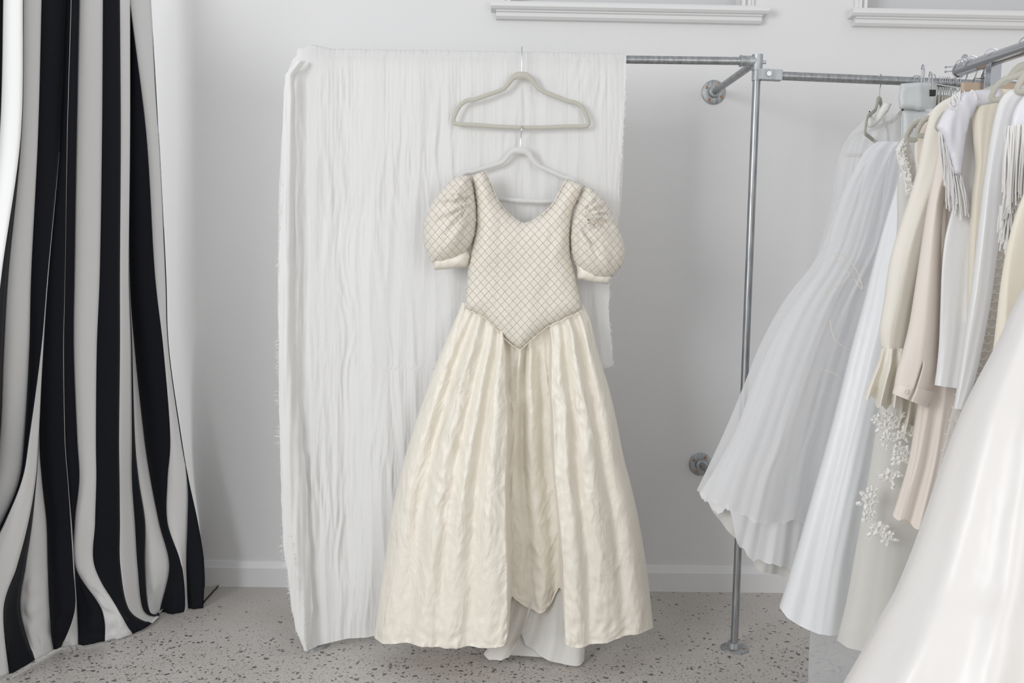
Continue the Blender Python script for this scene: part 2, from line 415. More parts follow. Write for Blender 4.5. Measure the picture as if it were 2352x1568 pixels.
# baseboard: flat board with a chamfered cap
def extr_x(g, prof, x0, x1):
    n = len(prof); g.add([(x0, y, z) for y, z in prof] + [(x1, y, z) for y, z in prof],
        [(i, (i + 1) % n, n + (i + 1) % n, n + i) for i in range(n)] + [tuple(range(n - 1, -1, -1)), tuple(range(n, 2 * n))])
g = G(); extr_x(g, [(WY, 0.0), (WY - .016, 0.0), (WY - .016, .078), (WY - .013, .084), (WY - .006, .104), (WY, .106)], -4.2, 4.2)
tag(g.put('baseboard_back', M['trim'], smooth=False), kind='structure')
def window(n, x0, x1, mould):
    r = empty('window_%d' % n, ((x0 + x1) / 2, WY, sz), kind='structure')
    cz = sz
    sill0 = wp(1128, 14).x if n == 1 else wp(1946, 30).x
    sill1 = wp(1757, 30).x if n == 1 else x1 + .1
    g = G()
    if mould:
        extr_x(g, [(WY, cz), (WY - .055, cz - .002), (WY - .062, cz - .010), (WY - .062, cz - .022), (WY - .052, cz - .030), (WY, cz - .032)], sill0, sill1)
    else:
        extr_x(g, [(WY, cz), (WY - .045, cz - .002), (WY - .052, cz - .012), (WY - .048, cz - .027), (WY, cz - .030)], sill0, sill1)
    g.put('window_sill', M['trim'], r, smooth=False)
    g = G()
    z = cz - .030
    extr_x(g, [(WY, z), (WY - .040, z), (WY - .040, z - .006), (WY - .032, z - .009), (WY - .032, z - .022), (WY - .022, z - .030), (WY, z - .031)], sill0 + .02, sill1 - .02)
    g.put('apron_moulding', M['trim'], r, smooth=False)
    g = G()
    for a, s in ((x0, -1), (x1, 1)):        # grooved architrave beside the opening
        for k, (o0, o1, d) in enumerate(((0, .012, .02), (.012, .022, .010), (.022, .032, .022), (.032, .046, .014))):
            xa, xb = sorted((a + s * o0, a + s * o1)); g.box((xa, WY - d, cz), (xb, WY + .002, wz1 + .05))
    g.box((x0 - .046, WY - .022, wz1), (x1 + .046, WY + .002, wz1 + .05))
    g.put('window_frame', M['trim'], r, smooth=False)
    g = G()
    g.box((x0, WY + .07, cz), (x1, WY + .12, cz + .022)); g.box((x0, WY + .085, cz + .022), (x1, WY + .12, wz1))
    g.put('window_panel', M['pane'], r, smooth=False)
window(1, w1x0, w1x1, True); window(2, w2x0, w2x1, True)

# ================================================================ PIPE CLOTHES RAIL fixed to the wall
RY = 3.0
PXr = 0.831; BZ = 2.004; PR = .0128
rail_root = empty('clothes_rail', (PXr, RY, 0), 'galvanised steel pipe clothes rail on thin posts fixed to the white wall', 'clothes rail')
LX = -0.625
G().tube([(LX, RY, BZ - .008), (PXr, RY, BZ)], PR, 20).put('top_bar', M['galv'], rail_root)
for x in (LX, PXr): 
    G().tube([(x, RY, .004), (x, RY, BZ)], PR, 20).put('post', M['galv'], rail_root)
def flange(c, ax, nscrew=4, rot=.3):
    o = G().lathe(c, ax, [(0, .047), (.004, .047), (.006, .045), (.008, .024), (.026, .022), (.028, .018)], 40).put('flange', M['galv_dull'], rail_root)
    axv = Vector(ax); a = axv.orthogonal().normalized(); b = axv.cross(a)
    for k in range(nscrew):
        th = rot + 2 * PI * k / nscrew
        p = Vector(c) + axv * .006 + (a * math.cos(th) + b * math.sin(th)) * .034
        sc_ = G().lathe(p, ax, [(0, .0058), (.002, .0055), (.0032, .003)], 12).put('screw', M['copper'], None, org=ORG[o.name])
        sc_.location = (0, 0, 0); sc_.parent = o
for x in (LX, PXr): flange((x, RY, 0), (0, 0, 1))
for z in (BZ + .002, .529):
    G().tube([(.818, WY, z), (PXr, RY, z if z < 1 else BZ)], PR, 20).put('wall_arm', M['galv'], rail_root)
    flange((.818, WY, z), (0, -1, 0), rot=.25)
G().tube([(LX, WY, BZ), (LX, RY, BZ - .006)], PR, 20).put('wall_arm', M['galv'], rail_root); flange((LX, WY, BZ), (0, -1, 0))
# side outlet elbow at the right hand corner
g = G().tube([(PXr, RY, BZ - .030), (PXr, RY, BZ + .021)], .0178, 24).tube([(PXr + .004, RY, BZ), (PXr - .052, RY, BZ)], .0170, 24)
g.tube([(PXr, RY, BZ), (PXr - .0015, RY + .05, BZ)], .0170, 24).tube([(PXr - .052, RY, BZ), (PXr - .058, RY, BZ)], .019, 24)
g.put('elbow_fitting', M['galv_dull'], rail_root)
G().tube([(PXr + .014, RY - .006, BZ - .004), (PXr + .027, RY - .010, BZ - .004)], .006, 6).put('grub_screw', M['wire'], rail_root)
g = G().tube([(LX, RY, BZ - .035), (LX, RY, BZ + .012)], .0178, 24).tube([(LX - .004, RY, BZ - .007), (LX + .052, RY, BZ - .007)], .0170, 24)
g.put('elbow_fitting', M['galv_dull'], rail_root)
# clamp and side rail to the right
cz = 1.963
g = G().tube([(PXr, RY, cz - .022), (PXr, RY, cz + .018)], .0158, 24)
g.obox((PXr + .040, RY - .002, cz - .003), (.040, 0, -.001), (0, .016, 0), (0.0004, 0, .0165))
g.put('bracket', M['galv_dull'], rail_root)
G().tube([(PXr + .034, RY - .017, cz - .002), (PXr + .034, RY - .024, cz - .002)], .0085, 6).put('bolt', M['wire'], rail_root)
G().tube([(PXr + .02, RY, cz - .003), (2.05, RY + .06, cz - .018)], PR + .0012, 20).put('side_bar', M['galv'], rail_root)
G().tube([(2.05, RY + .06, .004), (2.05, RY + .06, cz)], PR, 16).put('post', M['galv'], rail_root)
def side_bar(x): t = (x - PXr) / (2.05 - PXr); return Vector((x, RY + .06 * t, cz - .003 - .015 * t))

# ================================================================ STRIPED CURTAIN
rows = [-120, 0, 310, 620, 800, 1000, 1100, 1200, 1300, 1400, None]
B = [
 [-90]*4+[-95,-100,-100,-100,-100,-100,(-100,1600)],
 [9,8,0,-30,-60,-80,-85,-85,-85,-85,(-85,1590)],
 [54,53,48,5,-12,-18,-32,-52,-62,-64,(-60,1580)],
 [54,53,48,19,8,-1,-20,-46,-56,-60,(-52,1575)],
 [98,95,87,72,68,58,48,8,-40,-46,(-40,1570)],
 [152,151,138,110,95,68,51,11,-37,-42,(-30,1565)],
 [152,151,138,111,98,88,81,64,38,7,(20,1550)],
 [152,151,138,111,98,89,83,73,58,46,(80,1518)],
 [152,151,138,111,99,90,96,107,110,114,(122,1494)],
 [165,163,154,149,145,148,155,162,168,172,(140,1488)],
 [165,163,154,149,146,149,156,164,170,177,(180,1482)],
 [183,182,176,171,169,177,182,171,172,234,(241,1474)],
 [237,236,234,229,222,220,221,218,217,271,(304,1458)],
 [275,275,277,275,275,273,274,275,276,296,(349,1434)],
 [298,298,298,295,300,302,302,309,315,328,(366,1418)],
 [298,298,298,296,303,309,318,333,332,342,(366,1410)],
 [298,298,298,297,309,331,346,366,389,368,(384,1392)],
 [292,298,336,355,375,391,385,385,418,424,(400,1391)],
 [338,346,364,380,387,415,431,431,428,432,(430,1390)],
 [338.2,346.2,364.2,380.2,387.2,415.2,432,453,468,466,(468,1382)],
 [338.4,346.4,364.4,380.4,387.4,415.4,432.5,454,470,475,(503,1345)],
]
scol = [1, 0, 1, 0, 1, 0, 1, 0, 1, 0, 1, 0, 1, 0, 1, 0, 1, 0, 1, 1]     # 0 white 1 black per stripe (fixed below)
scol = ['k', 'w', 'k', 'w', 'k', 'w', 'k', 'w', 'k', 'w', 'k', 'w', 'k', 'w', 'k', 'w', 'k', 'w', 'k', 'k']
# depth offsets: folds come forward (negative) and fall back (positive)
off_t = [0, -.02, -.16, .05, .02, .0, .0, .0, .0, -.03, .02, .03, -.03, -.04, -.05, .04, .05, .00, .02, .02, .02]
off_b = [0, -.02, -.16, .05, .02, -.06, -.05, .04, -.01, -.04, .05, .03, -.02, -.04, .02, .05, .00, -.02, .03, -.02, .10]
NB = len(B); NR = len(rows)
ctrl = [[None] * NR for _ in range(NB)]
for i in range(NB):
    for j in range(NR):
        e = B[i][j]
        if j == NR - 1:
            x, y = e; dd = ROT @ Vector(((x - 1176) / F, -(y - 784) / F, -1)); Yf = dd.y * (CAM_H - .006) / -dd.z
            ctrl[i][j] = at(x, y, Yf)
for i in range(NB):
    Yh = ctrl[i][NR - 1].y
    for j in range(NR - 1):
        x = B[i][j]; t = j / (NR - 1)
        px_ref = x
        Ytop = 2.62 + .72 * min(1, max(0, (px_ref + 60) / 400.0))
        t2 = sstep(0.25, 1.0, (rows[j] + 120) / 1600.0)
        Yv = Ytop * (1 - t2) + (Yh - .03) * t2
        Yv += (off_t[i] * (1 - t2) + off_b[i] * t2) * (.75 + .25 * (1 - t2))
        ctrl[i][j] = at(x, rows[j], Yv)
V = []; Fc = []; mi = []
SUB = 8; NVR = 130
ncol = 0
for i in range(NB - 1):
    for q in range(SUB + 1):
        f = q / SUB
        for j in range(NVR + 1):
            v = j / NVR
            A = Vector(ci([tuple(p) for p in ctrl[i]], v)); Bq = Vector(ci([tuple(p) for p in ctrl[i + 1]], v))
            P = A.lerp(Bq, f)
            wdt = (A - Bq).length
            P.y -= math.sin(PI * f) * min(.035, wdt * .22)
            P.y += (.018 * nz(i * 2.1 + f * 1.5, v * 7, 2.0) + .016 * sstep(.72, .95, v) * (ridged(i * 1.3 + f * 2.2 + v * 5, v * 22, 6.0) - .4)) * sstep(.3, 1, v) * math.sin(PI * f)
            P.z += 0 if v < .97 else max(0, .004)
            V.append(P)
        if q > 0:
            for j in range(NVR):
                a = (ncol - 1) * (NVR + 1) + j; b = ncol * (NVR + 1) + j
                Fc.append((a, a + 1, b + 1, b)); mi.append(0 if scol[i] == 'w' else 1)
        ncol += 1
cur = mesh('curtain', V, Fc, None, None, (-1.4, 3.0, 0), True, mi, [M['white_stripe'], M['black_stripe']])
tag(cur, 'floor length curtain with bold black and white vertical stripes at the left', 'curtain')
sol = cur.modifiers.new('thick', 'SOLIDIFY'); sol.thickness = .0015; sol.offset = 1

# ================================================================ GAUZE CLOTH over the bar
Lc = [(122, 688), (136, 672), (160, 662), (200, 652), (300, 648), (450, 640), (700, 638), (1000, 646), (1250, 655), (1400, 668), (1500, 700)]
Rc = [(122, 1439), (280, 1433), (400, 1424), (560, 1418), (620, 1402), (720, 1398), (800, 1406), (842, 1409), (846, 1380), (1000, 1330), (1300, 1300), (1500, 1290)]
def hemc(u): return lin([(0, 1499), (.03, 1497), (.055, 1483), (.09, 1478), (.18, 1466), (.25, 1464), (.35, 1452), (1, 1450)], u)
NU, NV = 330, 230
V = []; Fc = []
def gauze_pt(u, v, layer=0):
    hy = hemc(u); t0 = 128 + 6 * u
    py = t0 + (hy - t0) * v
    lx = lin(Lc, py) + 1.5 * nz(py * .05, 3.3); rx = lin(Rc, py) + (3.0 * nz(py * .11, 8.8) if py > 150 else 0)
    px = lx + (rx - lx) * u
    # slanting crinkles: wander sideways
    wx = px + 12 * nz(py * .0035, px * .004, 1.7) + 3 * nz(py * .011, px * .01, 4.1)
    env = sstep(0, .05, v) * 0.9 + .1
    top = math.exp(-v * 7)
    d = .016 * (nz(wx * .012, py * .0010, 1.0)) + .006 * (ridged(wx * .027, py * .0030, 5.0) - .5)
    k_ = .5 + nz(px * .012, py * .004, 13.0)
    d += .0055 * k_ * (ridged(px * .060 + 1.6 * nz(py * .006, px * .01, 3), py * .0060, 7.0) - .5) + .0028 * k_ * (ridged(px * .13, py * .012, 2.0) - .5)
    d += top * .004 * ridged(px * .11, 1, 9)
    if px < 760: d += .020 * math.exp(-((px - 672 - 10 * math.sin(v * 5)) / 17.0) ** 2) * env - .012 * math.exp(-((px - 702 - 25 * max(0, v - .8) * 5) / 14.0) ** 2)
    d -= .03 * sstep(.93, 1, v) * 0
    Y = RY - .018 - .004 - .004 * env - d * (.35 + .65 * env) * (1 - .45 * math.exp(-((px - 1200) / 170.0) ** 4) * (py < 700))
    Y -= .03 * sstep(.0, .9, v) * sstep(.25, 0, u)
    lim = at(px, py, 1.0)
    P = at(px, py, Y)
    if P.z < .006: P.z = .006
    return P
for j in range(NV + 1):
    for i in range(NU + 1): V.append(gauze_pt(i / NU, j / NV))
for j in range(NV):
    for i in range(NU):
        a = j * (NU + 1) + i; Fc.append((a, a + NU + 1, a + NU + 2, a + 1))
# over the bar and down behind it
n0 = len(V); K = 14
for k in range(1, K + 1):
    for i in range(NU + 1):
        u = i / NU; P = V[i].copy(); x = P.x
        bz = BZ - .004 + .006 * (x + .6) / 1.4
        if k <= 6:
            th = PI * k / 6; lump = .003 * ridged(x * 70, 0, 3) + (.012 * math.exp(-((x - LX) / .035) ** 2))
            rr = PR + .0035 + max(0, lump)
            P = Vector((x, RY - rr * math.cos(th), bz + rr * math.sin(th)))
        else:
            P = Vector((x + .01 * nz(x * 4, k * .2), RY + PR + .006 + .008 * nz(x * 18, k * .15, 3), bz - .065 * (k - 6) * (1 + .15 * nz(x * 2, 9))))
        V.append(P)
    for i in range(NU):
        a = (i if k == 1 else n0 + (k - 2) * (NU + 1) + i); b = n0 + (k - 1) * (NU + 1) + i
        Fc.append((a, a + 1, b + 1, b))
clo = empty('draped_cloth', (0, RY, 0), 'long crinkled white gauze cloth draped over the pipe bar down to the floor', 'fabric drape')
mesh('cloth_sheet', V, Fc, M['gauze'], clo)
# the selvedge folded over at the left edge, twisted together at the floor
Lf = [(128, 692), (170, 656), (300, 649), (600, 641), (900, 640), (1100, 645), (1250, 650), (1330, 664), (1400, 670), (1450, 680), (1490, 700)]
Rf = [(128, 712), (170, 680), (300, 684), (600, 676), (900, 684), (1050, 700), (1250, 712), (1330, 714), (1400, 719), (1450, 716), (1490, 712)]
V = []; Fc = []; nu_, nv_ = 26, 170
for j in range(nv_ + 1):
    v = j / nv_; py = 140 + 1355 * v
    lx = lin(Lf, py) + 2.5 * nz(py * .03, 1.1); rx = lin(Rf, py) + 4 * nz(py * .02, 2.2)
    for i in range(nu_ + 1):
        u = i / nu_; px = lx + (rx - lx) * u
        Y = RY - .062 - .028 * sstep(0, .4, v) - .018 * math.sin(PI * u) - .006 * nz(px * .1, py * .006, 4) + .03 * u
        P = at(px, py, Y)
        if P.z < .012: P.z = .012
        V.append(P)
for j in range(nv_):
    for i in range(nu_):
        a = j * (nu_ + 1) + i; Fc.append((a, a + nu_ + 1, a + nu_ + 2, a + 1))
mesh('folded_edge', V, Fc, M['gauze'], clo)
# frayed threads along both raw edges
g = G(); rnd = random.Random(3)
def thread(px, py, Y, dx, dy):
    P0 = at(px, py, Y); P1 = at(px + dx * .6, py + dy * .3 + rnd.uniform(-2, 2), Y - .002); P2 = at(px + dx, py + dy, Y - .003)
    g.tube([P0, P1, P2], [.0007, .0006, .0003], 4)
for k in range(330):
    py = 420 + 1050 * rnd.random(); cl = nz(py * .02, 5.5)
    if cl > .02 or rnd.random() < .25: thread(lin(Lf, py) + 1, py, RY - .085, -rnd.uniform(2, 7) * (1 + max(0, cl) * 2), rnd.uniform(-5, 7))
for k in range(150):
    py = 150 + 700 * rnd.random(); thread(lin(Rc, py) - 1, py, RY - .03, rnd.uniform(2, 6), rnd.uniform(-5, 7))
for k in range(110):
    py = 1230 + 250 * rnd.random(); thread(lin(Rf, py) - 44 + (py - 1230) * .13, py, RY - .10, rnd.uniform(-6, 4), rnd.uniform(-5, 6))
tag(g.put('frayed_edge', M['thread'], clo), kind='stuff')

# ================================================================ HANGERS
HB = [(0, -.097), (.018, -.099), (.031, -.108), (.043, -.125), (.056, -.140), (.072, -.148), (.112, -.162), (.150, -.176), (.156, -.178), (.166, -.178), (.178, -.181), (.196, -.194), (.208, -.212), (.218, -.236), (.2195, -.246), (.214, -.254), (.200, -.2555), (.150, -.2565), (.075, -.261), (0, -.2625)]
def make_hanger(root_name, hook_at, rot, label, group=None, m='hanger', hookrot=None, hr=.015, tilt=0.0, cat='hanger', lift=0.0, s=1.0, front=False):
    """hook_at: centre of the bar it hangs from"""
    c = Vector(hook_at) + Vector((0, 0, hr + .002))
    r = empty(root_name, c, label, cat, group)
    ax = Vector((math.cos(rot), math.sin(rot), 0)); n = Vector((-math.sin(rot), math.cos(rot), 0))
    q = Matrix.Rotation(tilt, 3, n)
    hrot = rot if hookrot is None else hookrot
    ha = Vector((math.cos(hrot), math.sin(hrot), 0))
    loc = lambda x, z: c + q @ (ax * x * s + Vector((0, 0, z * s + lift))) + (ha * (hr + .0015) if front else Vector())
    P = [loc(x, z) for x, z in HB] + [loc(-x, z) for x, z in reversed(HB[1:-1])]
    # smooth the outline a little
    Q = []
    for i in range(len(P)):
        Q += [P[i], (P[i] + P[(i + 1) % len(P)]) / 2]
    rad = []
    for p in Q:
        rad.append(.0070 + .0055 * math.exp(-(((p - c).dot(ax)) / .03) ** 2) * (1 if (p.z - c.z) > -.16 else 0))
    G().tube(Q, rad, 8, True, .55, up=n).put('hanger_body', M[m], r)
    hk = [loc(0, -.094), loc(0, -.06), loc(0, -.045)]
    top = c + Vector((0, 0, -hr))
    base = hk[-1]
    pts = hk[:-1] + ([] if front else [base + ha * .004])
    for k in range(0, 11):
        th = (0 if front else -PI * .20) + PI * 1.12 * k / 10
        pts.append(top + ha * (math.cos(th) * (hr + .0015)) + Vector((0, 0, math.sin(th) * (hr + .0015))))
    G().tube(pts, .0017, 6).put('hook', M['wire'], r)
    return r
make_hanger('clothes_hanger', (at(1198, 135, RY).x, RY - .022, BZ - .012), 0.0, 'empty beige velvet hanger hooked on the cloth covered bar above the dress', 'velvet hangers', hookrot=-PI / 2, hr=.036, front=True)
HY = RY - .022 - .0375
hx = at(1198, 303, HY)
make_hanger('clothes_hanger', (hx.x, HY, hx.z + .004), math.radians(-3), 'pale grey hanger hooked below the empty hanger, carrying the puff sleeve dress', 'velvet hangers', 'hanger_pale', hookrot=-PI / 2, hr=.011, tilt=.05, lift=.02, s=.98)

# ================================================================ MAIN DRESS
dz = at(1195, 803, 2.88)
dress = empty('wedding_dress', (dz.x, 2.90, .08), 'ivory silk wedding dress with quilted bodice and puff sleeves, hanging over the gauze cloth', 'dress')
Ls = [(1062, 706), (1045, 745), (1025, 790), (1000, 850), (980, 905), (955, 975), (932, 1050), (913, 1120), (898, 1190), (887, 1270), (874, 1350), (860, 1462)]
Rs = [(1338, 706), (1356, 745), (1368, 795), (1384, 850), (1401, 905), (1417, 975), (1432, 1050), (1450, 1120), (1466, 1190), (1480, 1270), (1491, 1350), (1500, 1440)]
topo = lambda u: lin([(0, -12), (.12, 0), (.30, 38), (.48, 82), (.5, 82), (.62, 60), (.8, 26), (1, -10)], u)
hemo = lambda u: lin([(0, 0), (.04, 14), (.10, 16), (.20, 22), (.26, 28), (.33, 30), (.42, 30), (.465, 28), (.482, 8), (.492, -45), (.51, -35), (.54, -20), (.58, -4), (.60, -4), (.63, -18), (.655, -50), (.668, -70), (.675, 28), (.70, 34), (.75, 34), (.82, 26), (.90, 14), (.96, 4), (1, 0)], u)
def skirt_fold(u, v):
    if u > 5: return .02 * nz(u * 8, v, 2)
    a = lin([(0, .33), (.12, .385), (.3, .44), (.5, .465), (1, .483)], v) + .004 * nz(v * 6, 1)
    b = lin([(0, .72), (.12, .70), (.3, .68), (.5, .672), (1, .668)], v) + .004 * nz(v * 5, 4)
    inr = sstep(a - .006, a + .010, u) * sstep(b + .008, b - .008, u)
    d = -inr * lin([(0, .016), (.2, .075), (.6, .14), (1, .155)], v)
    A = lin([(0, .001), (.03, .008), (.15, .028), (.5, .032), (1, .020)], v)
    def ridge(c0, c1, w0, w1, amp, c5=None):
        c = lin([(0, c0), (.5, c5 if c5 is not None else (c0 * .35 + c1 * .65)), (1, c1)], v); w = w0 + (w1 - w0) * v
        x = (u - c) / w
        return amp * math.exp(-x * x)
    def pleat(c0, c1, w, amp, c5=None):     # knife pleat: steep on one side
        c = lin([(0, c0), (.5, c5 if c5 is not None else (c0 * .35 + c1 * .65)), (1, c1)], v)
        x = (u - c) / w
        return amp * (math.exp(-abs(x) * 1.6) if x > 0 else math.exp(-(x * 2.2) ** 2 * 3))
    left = (ridge(.03, .07, .05, .06, .8) - ridge(.10, .125, .03, .035, .9) + ridge(.17, .20, .04, .05, .9) - ridge(.24, .235, .025, .025, .5)
            + ridge(.28, .29, .03, .05, .8) - ridge(.31, .345, .02, .03, .7) + ridge(.35, .42, .03, .05, .9))
    right = (ridge(.76, .72, .025, .035, .8) - ridge(.80, .76, .02, .02, .6) + ridge(.86, .82, .03, .06, .9) - ridge(.905, .885, .02, .025, .6)
             + ridge(.95, .94, .03, .045, .8))
    cen = (ridge(.47, .54, .03, .03, .9, .50) - ridge(.51, .56, .018, .02, .9, .53) + ridge(.56, .60, .03, .04, 1.0, .575) - ridge(.63, .645, .02, .02, .8, .63) + ridge(.42, .50, .02, .02, .6, .475))
    d += A * (left + right) * (1 - inr) + A * .75 * cen * inr
    # waist pleats
    fadep = math.exp(-v * 6)
    d += .010 * fadep * sstep(0, .06, v) * math.sin(u * 2 * PI * 13 + 1.5 * nz(u * 4, 0)) 
    # crumples
    k = sstep(0.02, .35, v)
    wu = u + .018 * nz(u * 6, v * 7, 4); wv = v + .03 * nz(u * 9, v * 5, 8); kk = .55 + .9 * max(0, nz(u * 4, v * 4, 17) + .25)
    d += .008 * k * nz(wu * 8, wv * 3.2, 3) + .0085 * k * kk * (ridged(wu * 13 + wv * 3, wv * 6, 6) - .5) + .0050 * k * kk * (ridged(wu * 22 - wv * 9, wv * 13, 8) - .5) + .0022 * k * kk * (ridged(wu * 45 + wv * 14, wv * 26, 5) - .5) + .0012 * nz(u * 60, v * 40, 9)
    lo = sstep(.86, .97, v); d += .005 * lo * (ridged(u * 22, v * 45, 12) - .5)
    return d
V, Fc = loft(Ls, Rs, [2.90, 2.90, 2.90, 2.90, 2.90], [.030, .085, .125, .15, .16], [.02, .03, .03, .03, .03], nu=360, nv=230, nb=30, fold=skirt_fold, top=topo, hem=hemo)
mesh('skirt', V, Fc, M['silk'], dress)
# under-skirt train in white cotton, reaching the floor between the two front panels
Lp = [(1190, 1230), (1186, 1300), (1178, 1370), (1160, 1420), (1135, 1465), (1110, 1500)]
Rp = [(1312, 1230), (1320, 1300), (1330, 1370), (1338, 1430), (1343, 1480), (1342, 1515)]
ph = lambda u: lin([(0, 0), (.06, 12), (.18, 10), (.26, -6), (.33, -40), (.37, -45), (.42, -20), (.55, 4), (.7, 12), (.92, 14), (1, 0)], u)
pf = lambda u, v: (.02 * v * math.sin(u * 9) + .02 * v * nz(u * 7, v * 1.4, 2) + .03 * v * math.exp(-((u - .28) / .05) ** 2) - .035 * v * math.exp(-((u - .36) / .04) ** 2)) if u < 5 else 0
V, Fc = loft(Lp, Rp, [2.945, 2.93, 2.90, 2.88], [.008, .012, .02, .03], [.01, .01, .01], nu=110, nv=60, nb=16, fold=pf, hem=ph)
V = [Vector((p.x, p.y, max(p.z, .006))) for p in V]
mesh('underskirt', V, Fc, M['lining'], dress)
# bodice
bod = [(1082, 403), (1098, 397), (1114, 392), (1121, 405), (1130, 428), (1140, 452), (1156, 478), (1178, 498), (1203, 512), (1228, 503), (1252, 488), (1270, 468), (1284, 445), (1294, 424), (1302, 411), (1322, 416), (1344, 426),
       (1332, 450), (1318, 480), (1312, 510), (1310, 545), (1312, 590), (1324, 640), (1334, 680), (1338, 712), (1290, 735), (1258, 750), (1228, 774), (1195, 804),
       (1168, 786), (1140, 758), (1110, 728), (1066, 708), (1070, 670), (1074, 620), (1082, 570), (1092, 520), (1092, 470), (1087, 430)]
def bf(px, py):
    d = .004 * nz(px * .03, py * .012, 3) + .0035 * (ridged(px * .022 + py * .012, py * .006 - px * .004, 5) - .5)
    for (c0, c1) in ((1148, 1140), (1262, 1258)):
        c = c0 + (c1 - c0) * (py - 560) / 190
        if py > 500: d -= .003 * math.exp(-((px - c) / 3.0) ** 2)
    d += .014 * math.exp(-(((px - 1130) / 45.0) ** 2 + ((py - 560) / 60.0) ** 2)) + .014 * math.exp(-(((px - 1272) / 45.0) ** 2 + ((py - 560) / 60.0) ** 2))
    return d
by = lambda px, py: 2.905
V, Fc = panel(bod, 2.888, .045, .06, 6, bf, .02)
mesh('bodice', V, Fc, M['quilt'], dress)
def seam(pts, Y, r, name, parent, m, off=.0):
    P = [at(*ci(pts, t / 60), Y) + Vector((0, -off, 0)) for t in range(61)]
    return G().tube(P, r, 6).put(name, M[m], parent)
seam([(1114, 392), (1130, 428), (1143, 458), (1165, 488), (1203, 513), (1240, 496), (1268, 470), (1286, 440), (1302, 411)], 2.880, .0022, 'neckline_binding', dress, 'quilt')
seam([(1066, 708), (1110, 728), (1140, 758), (1168, 786), (1195, 804)], 2.860, .0018, 'waist_piping', dress, 'quilt')
seam([(1195, 804), (1228, 774), (1258, 750), (1290, 735), (1338, 712)], 2.860, .0018, 'waist_piping', dress, 'quilt')
# puff sleeves
def sleeve(outline, cuff, pivot, seed, side):
    pv = Vector(pivot)
    def ff(px, py):
        d = Vector((px, py)) - pv; r = d.length; a = math.atan2(d.y, d.x * side)
        k = math.exp(-((r - 20) / 95.0) ** 2)
        return .034 * k * (ridged(a * 3.4 + seed, r * .004, seed) - .35) + .018 * k * (ridged(a * 7.5, r * .006, seed + 4) - .5) + .008 * nz(px * .03, py * .012, seed)
    V, Fc = panel(outline, 2.88, .085, .10, 5, ff, .03)
    s = mesh('sleeve', V, Fc, M['quilt'], dress)
    V, Fc = panel(cuff, 2.875, .03, .03, 5, lambda x, y: .004 * nz(x * .08, y * .02, seed), .03)
    c = mesh('cuff', V, Fc, M['silk'], None, ORG[dress.name]); c.location = (0, 0, 0); c.parent = s
sleeve([(1080, 403), (1060, 403), (1040, 410), (1020, 428), (1003, 448), (985, 478), (973, 515), (971, 550), (978, 578), (992, 604), (1015, 606), (1045, 596), (1070, 582), (1084, 562), (1092, 540), (1096, 505), (1094, 470), (1088, 430)],
       [(988, 590), (994, 606), (998, 620), (1030, 618), (1072, 612), (1080, 590), (1074, 572), (1040, 580)], (1094, 460), 1.3, -1)
sleeve([(1345, 427), (1362, 434), (1382, 452), (1402, 482), (1420, 520), (1434, 558), (1437, 585), (1428, 612), (1410, 634), (1388, 642), (1360, 638), (1336, 624), (1320, 606), (1311, 580), (1309, 545), (1314, 505), (1324, 472)],
       [(1322, 600), (1326, 622), (1326, 640), (1360, 648), (1396, 653), (1408, 636), (1400, 622), (1360, 615)], (1320, 500), 5.7, 1)

# ================================================================ RAIL OF GOWNS on the side bar
def garment(name, label, cat, base, group=None): return empty(name, base, label, cat, group)
def part(name, V, Fc, m, parent): return mesh(name, V, Fc, M[m], parent)

# --- hangers on the side bar
for k, px in enumerate([2020]):
    p = side_bar(at(px, 172, 3.03).x)
    make_hanger('clothes_hanger', p, .98, 'beige hanger alone on the side bar holding the sheer lace shoulder gown', 'velvet hangers on the side bar', tilt=0, hr=.016, s=.85)
p = side_bar(at(2103, 178, 3.03).x)
make_hanger('clothes_hanger', (p.x, p.y, p.z), PI - .75, 'beige hanger with rounded end beside the shaded satin fold', 'velvet hangers on the side bar', tilt=-.05, hr=.016)
hxs = [2098, 2109, 2112, 2117, 2158, 2166, 2172, 2177, 2182, 2191, 2195, 2198, 2207]
for k, px in enumerate(hxs):
    p = side_bar(at(px, 180, 3.03).x)
    make_hanger('clothes_hanger', p, 1.15 + PI, 'beige hanger among the wire hooks bunched on the side bar', 'bunched hangers on the side bar', tilt=0, hr=.016, s=.72, lift=-.0)

# --- A1 sheer lace shoulder gown (far left, sheer)
A1 = garment('tulle_gown', 'sheer white tulle gown with lace shoulder, the furthest left on the rail', 'dress', (1.15, 2.95, .3))
L = [(1995, 262), (1975, 285), (1948, 315), (1928, 355), (1915, 410), (1906, 470), (1888, 540), (1870, 600), (1850, 700), (1830, 800)]
R = [(2070, 262), (2070, 285), (2070, 315), (2070, 355), (2070, 410), (2065, 470), (2055, 540), (2040, 600), (2020, 700), (2000, 800)]
part('sheer_overlay', *loft(L, R, 3.02, [.02, .08, .1, .12], .05, fold=mkfold(7, .01, .03, 2)), 'tulle', A1)
lv = [(2030, 234), (2048, 238), (2041, 254), (2024, 276), (2009, 291), (1996, 294), (1985, 286), (1989, 268), (1997, 254), (2003, 262), (2006, 274), (2014, 262)]
part('lace_shoulder', *panel(lv, 2.93, .012, .014, 4, lambda x, y: .003 * nz(x * .3, y * .3, 2)), 'applique', A1)
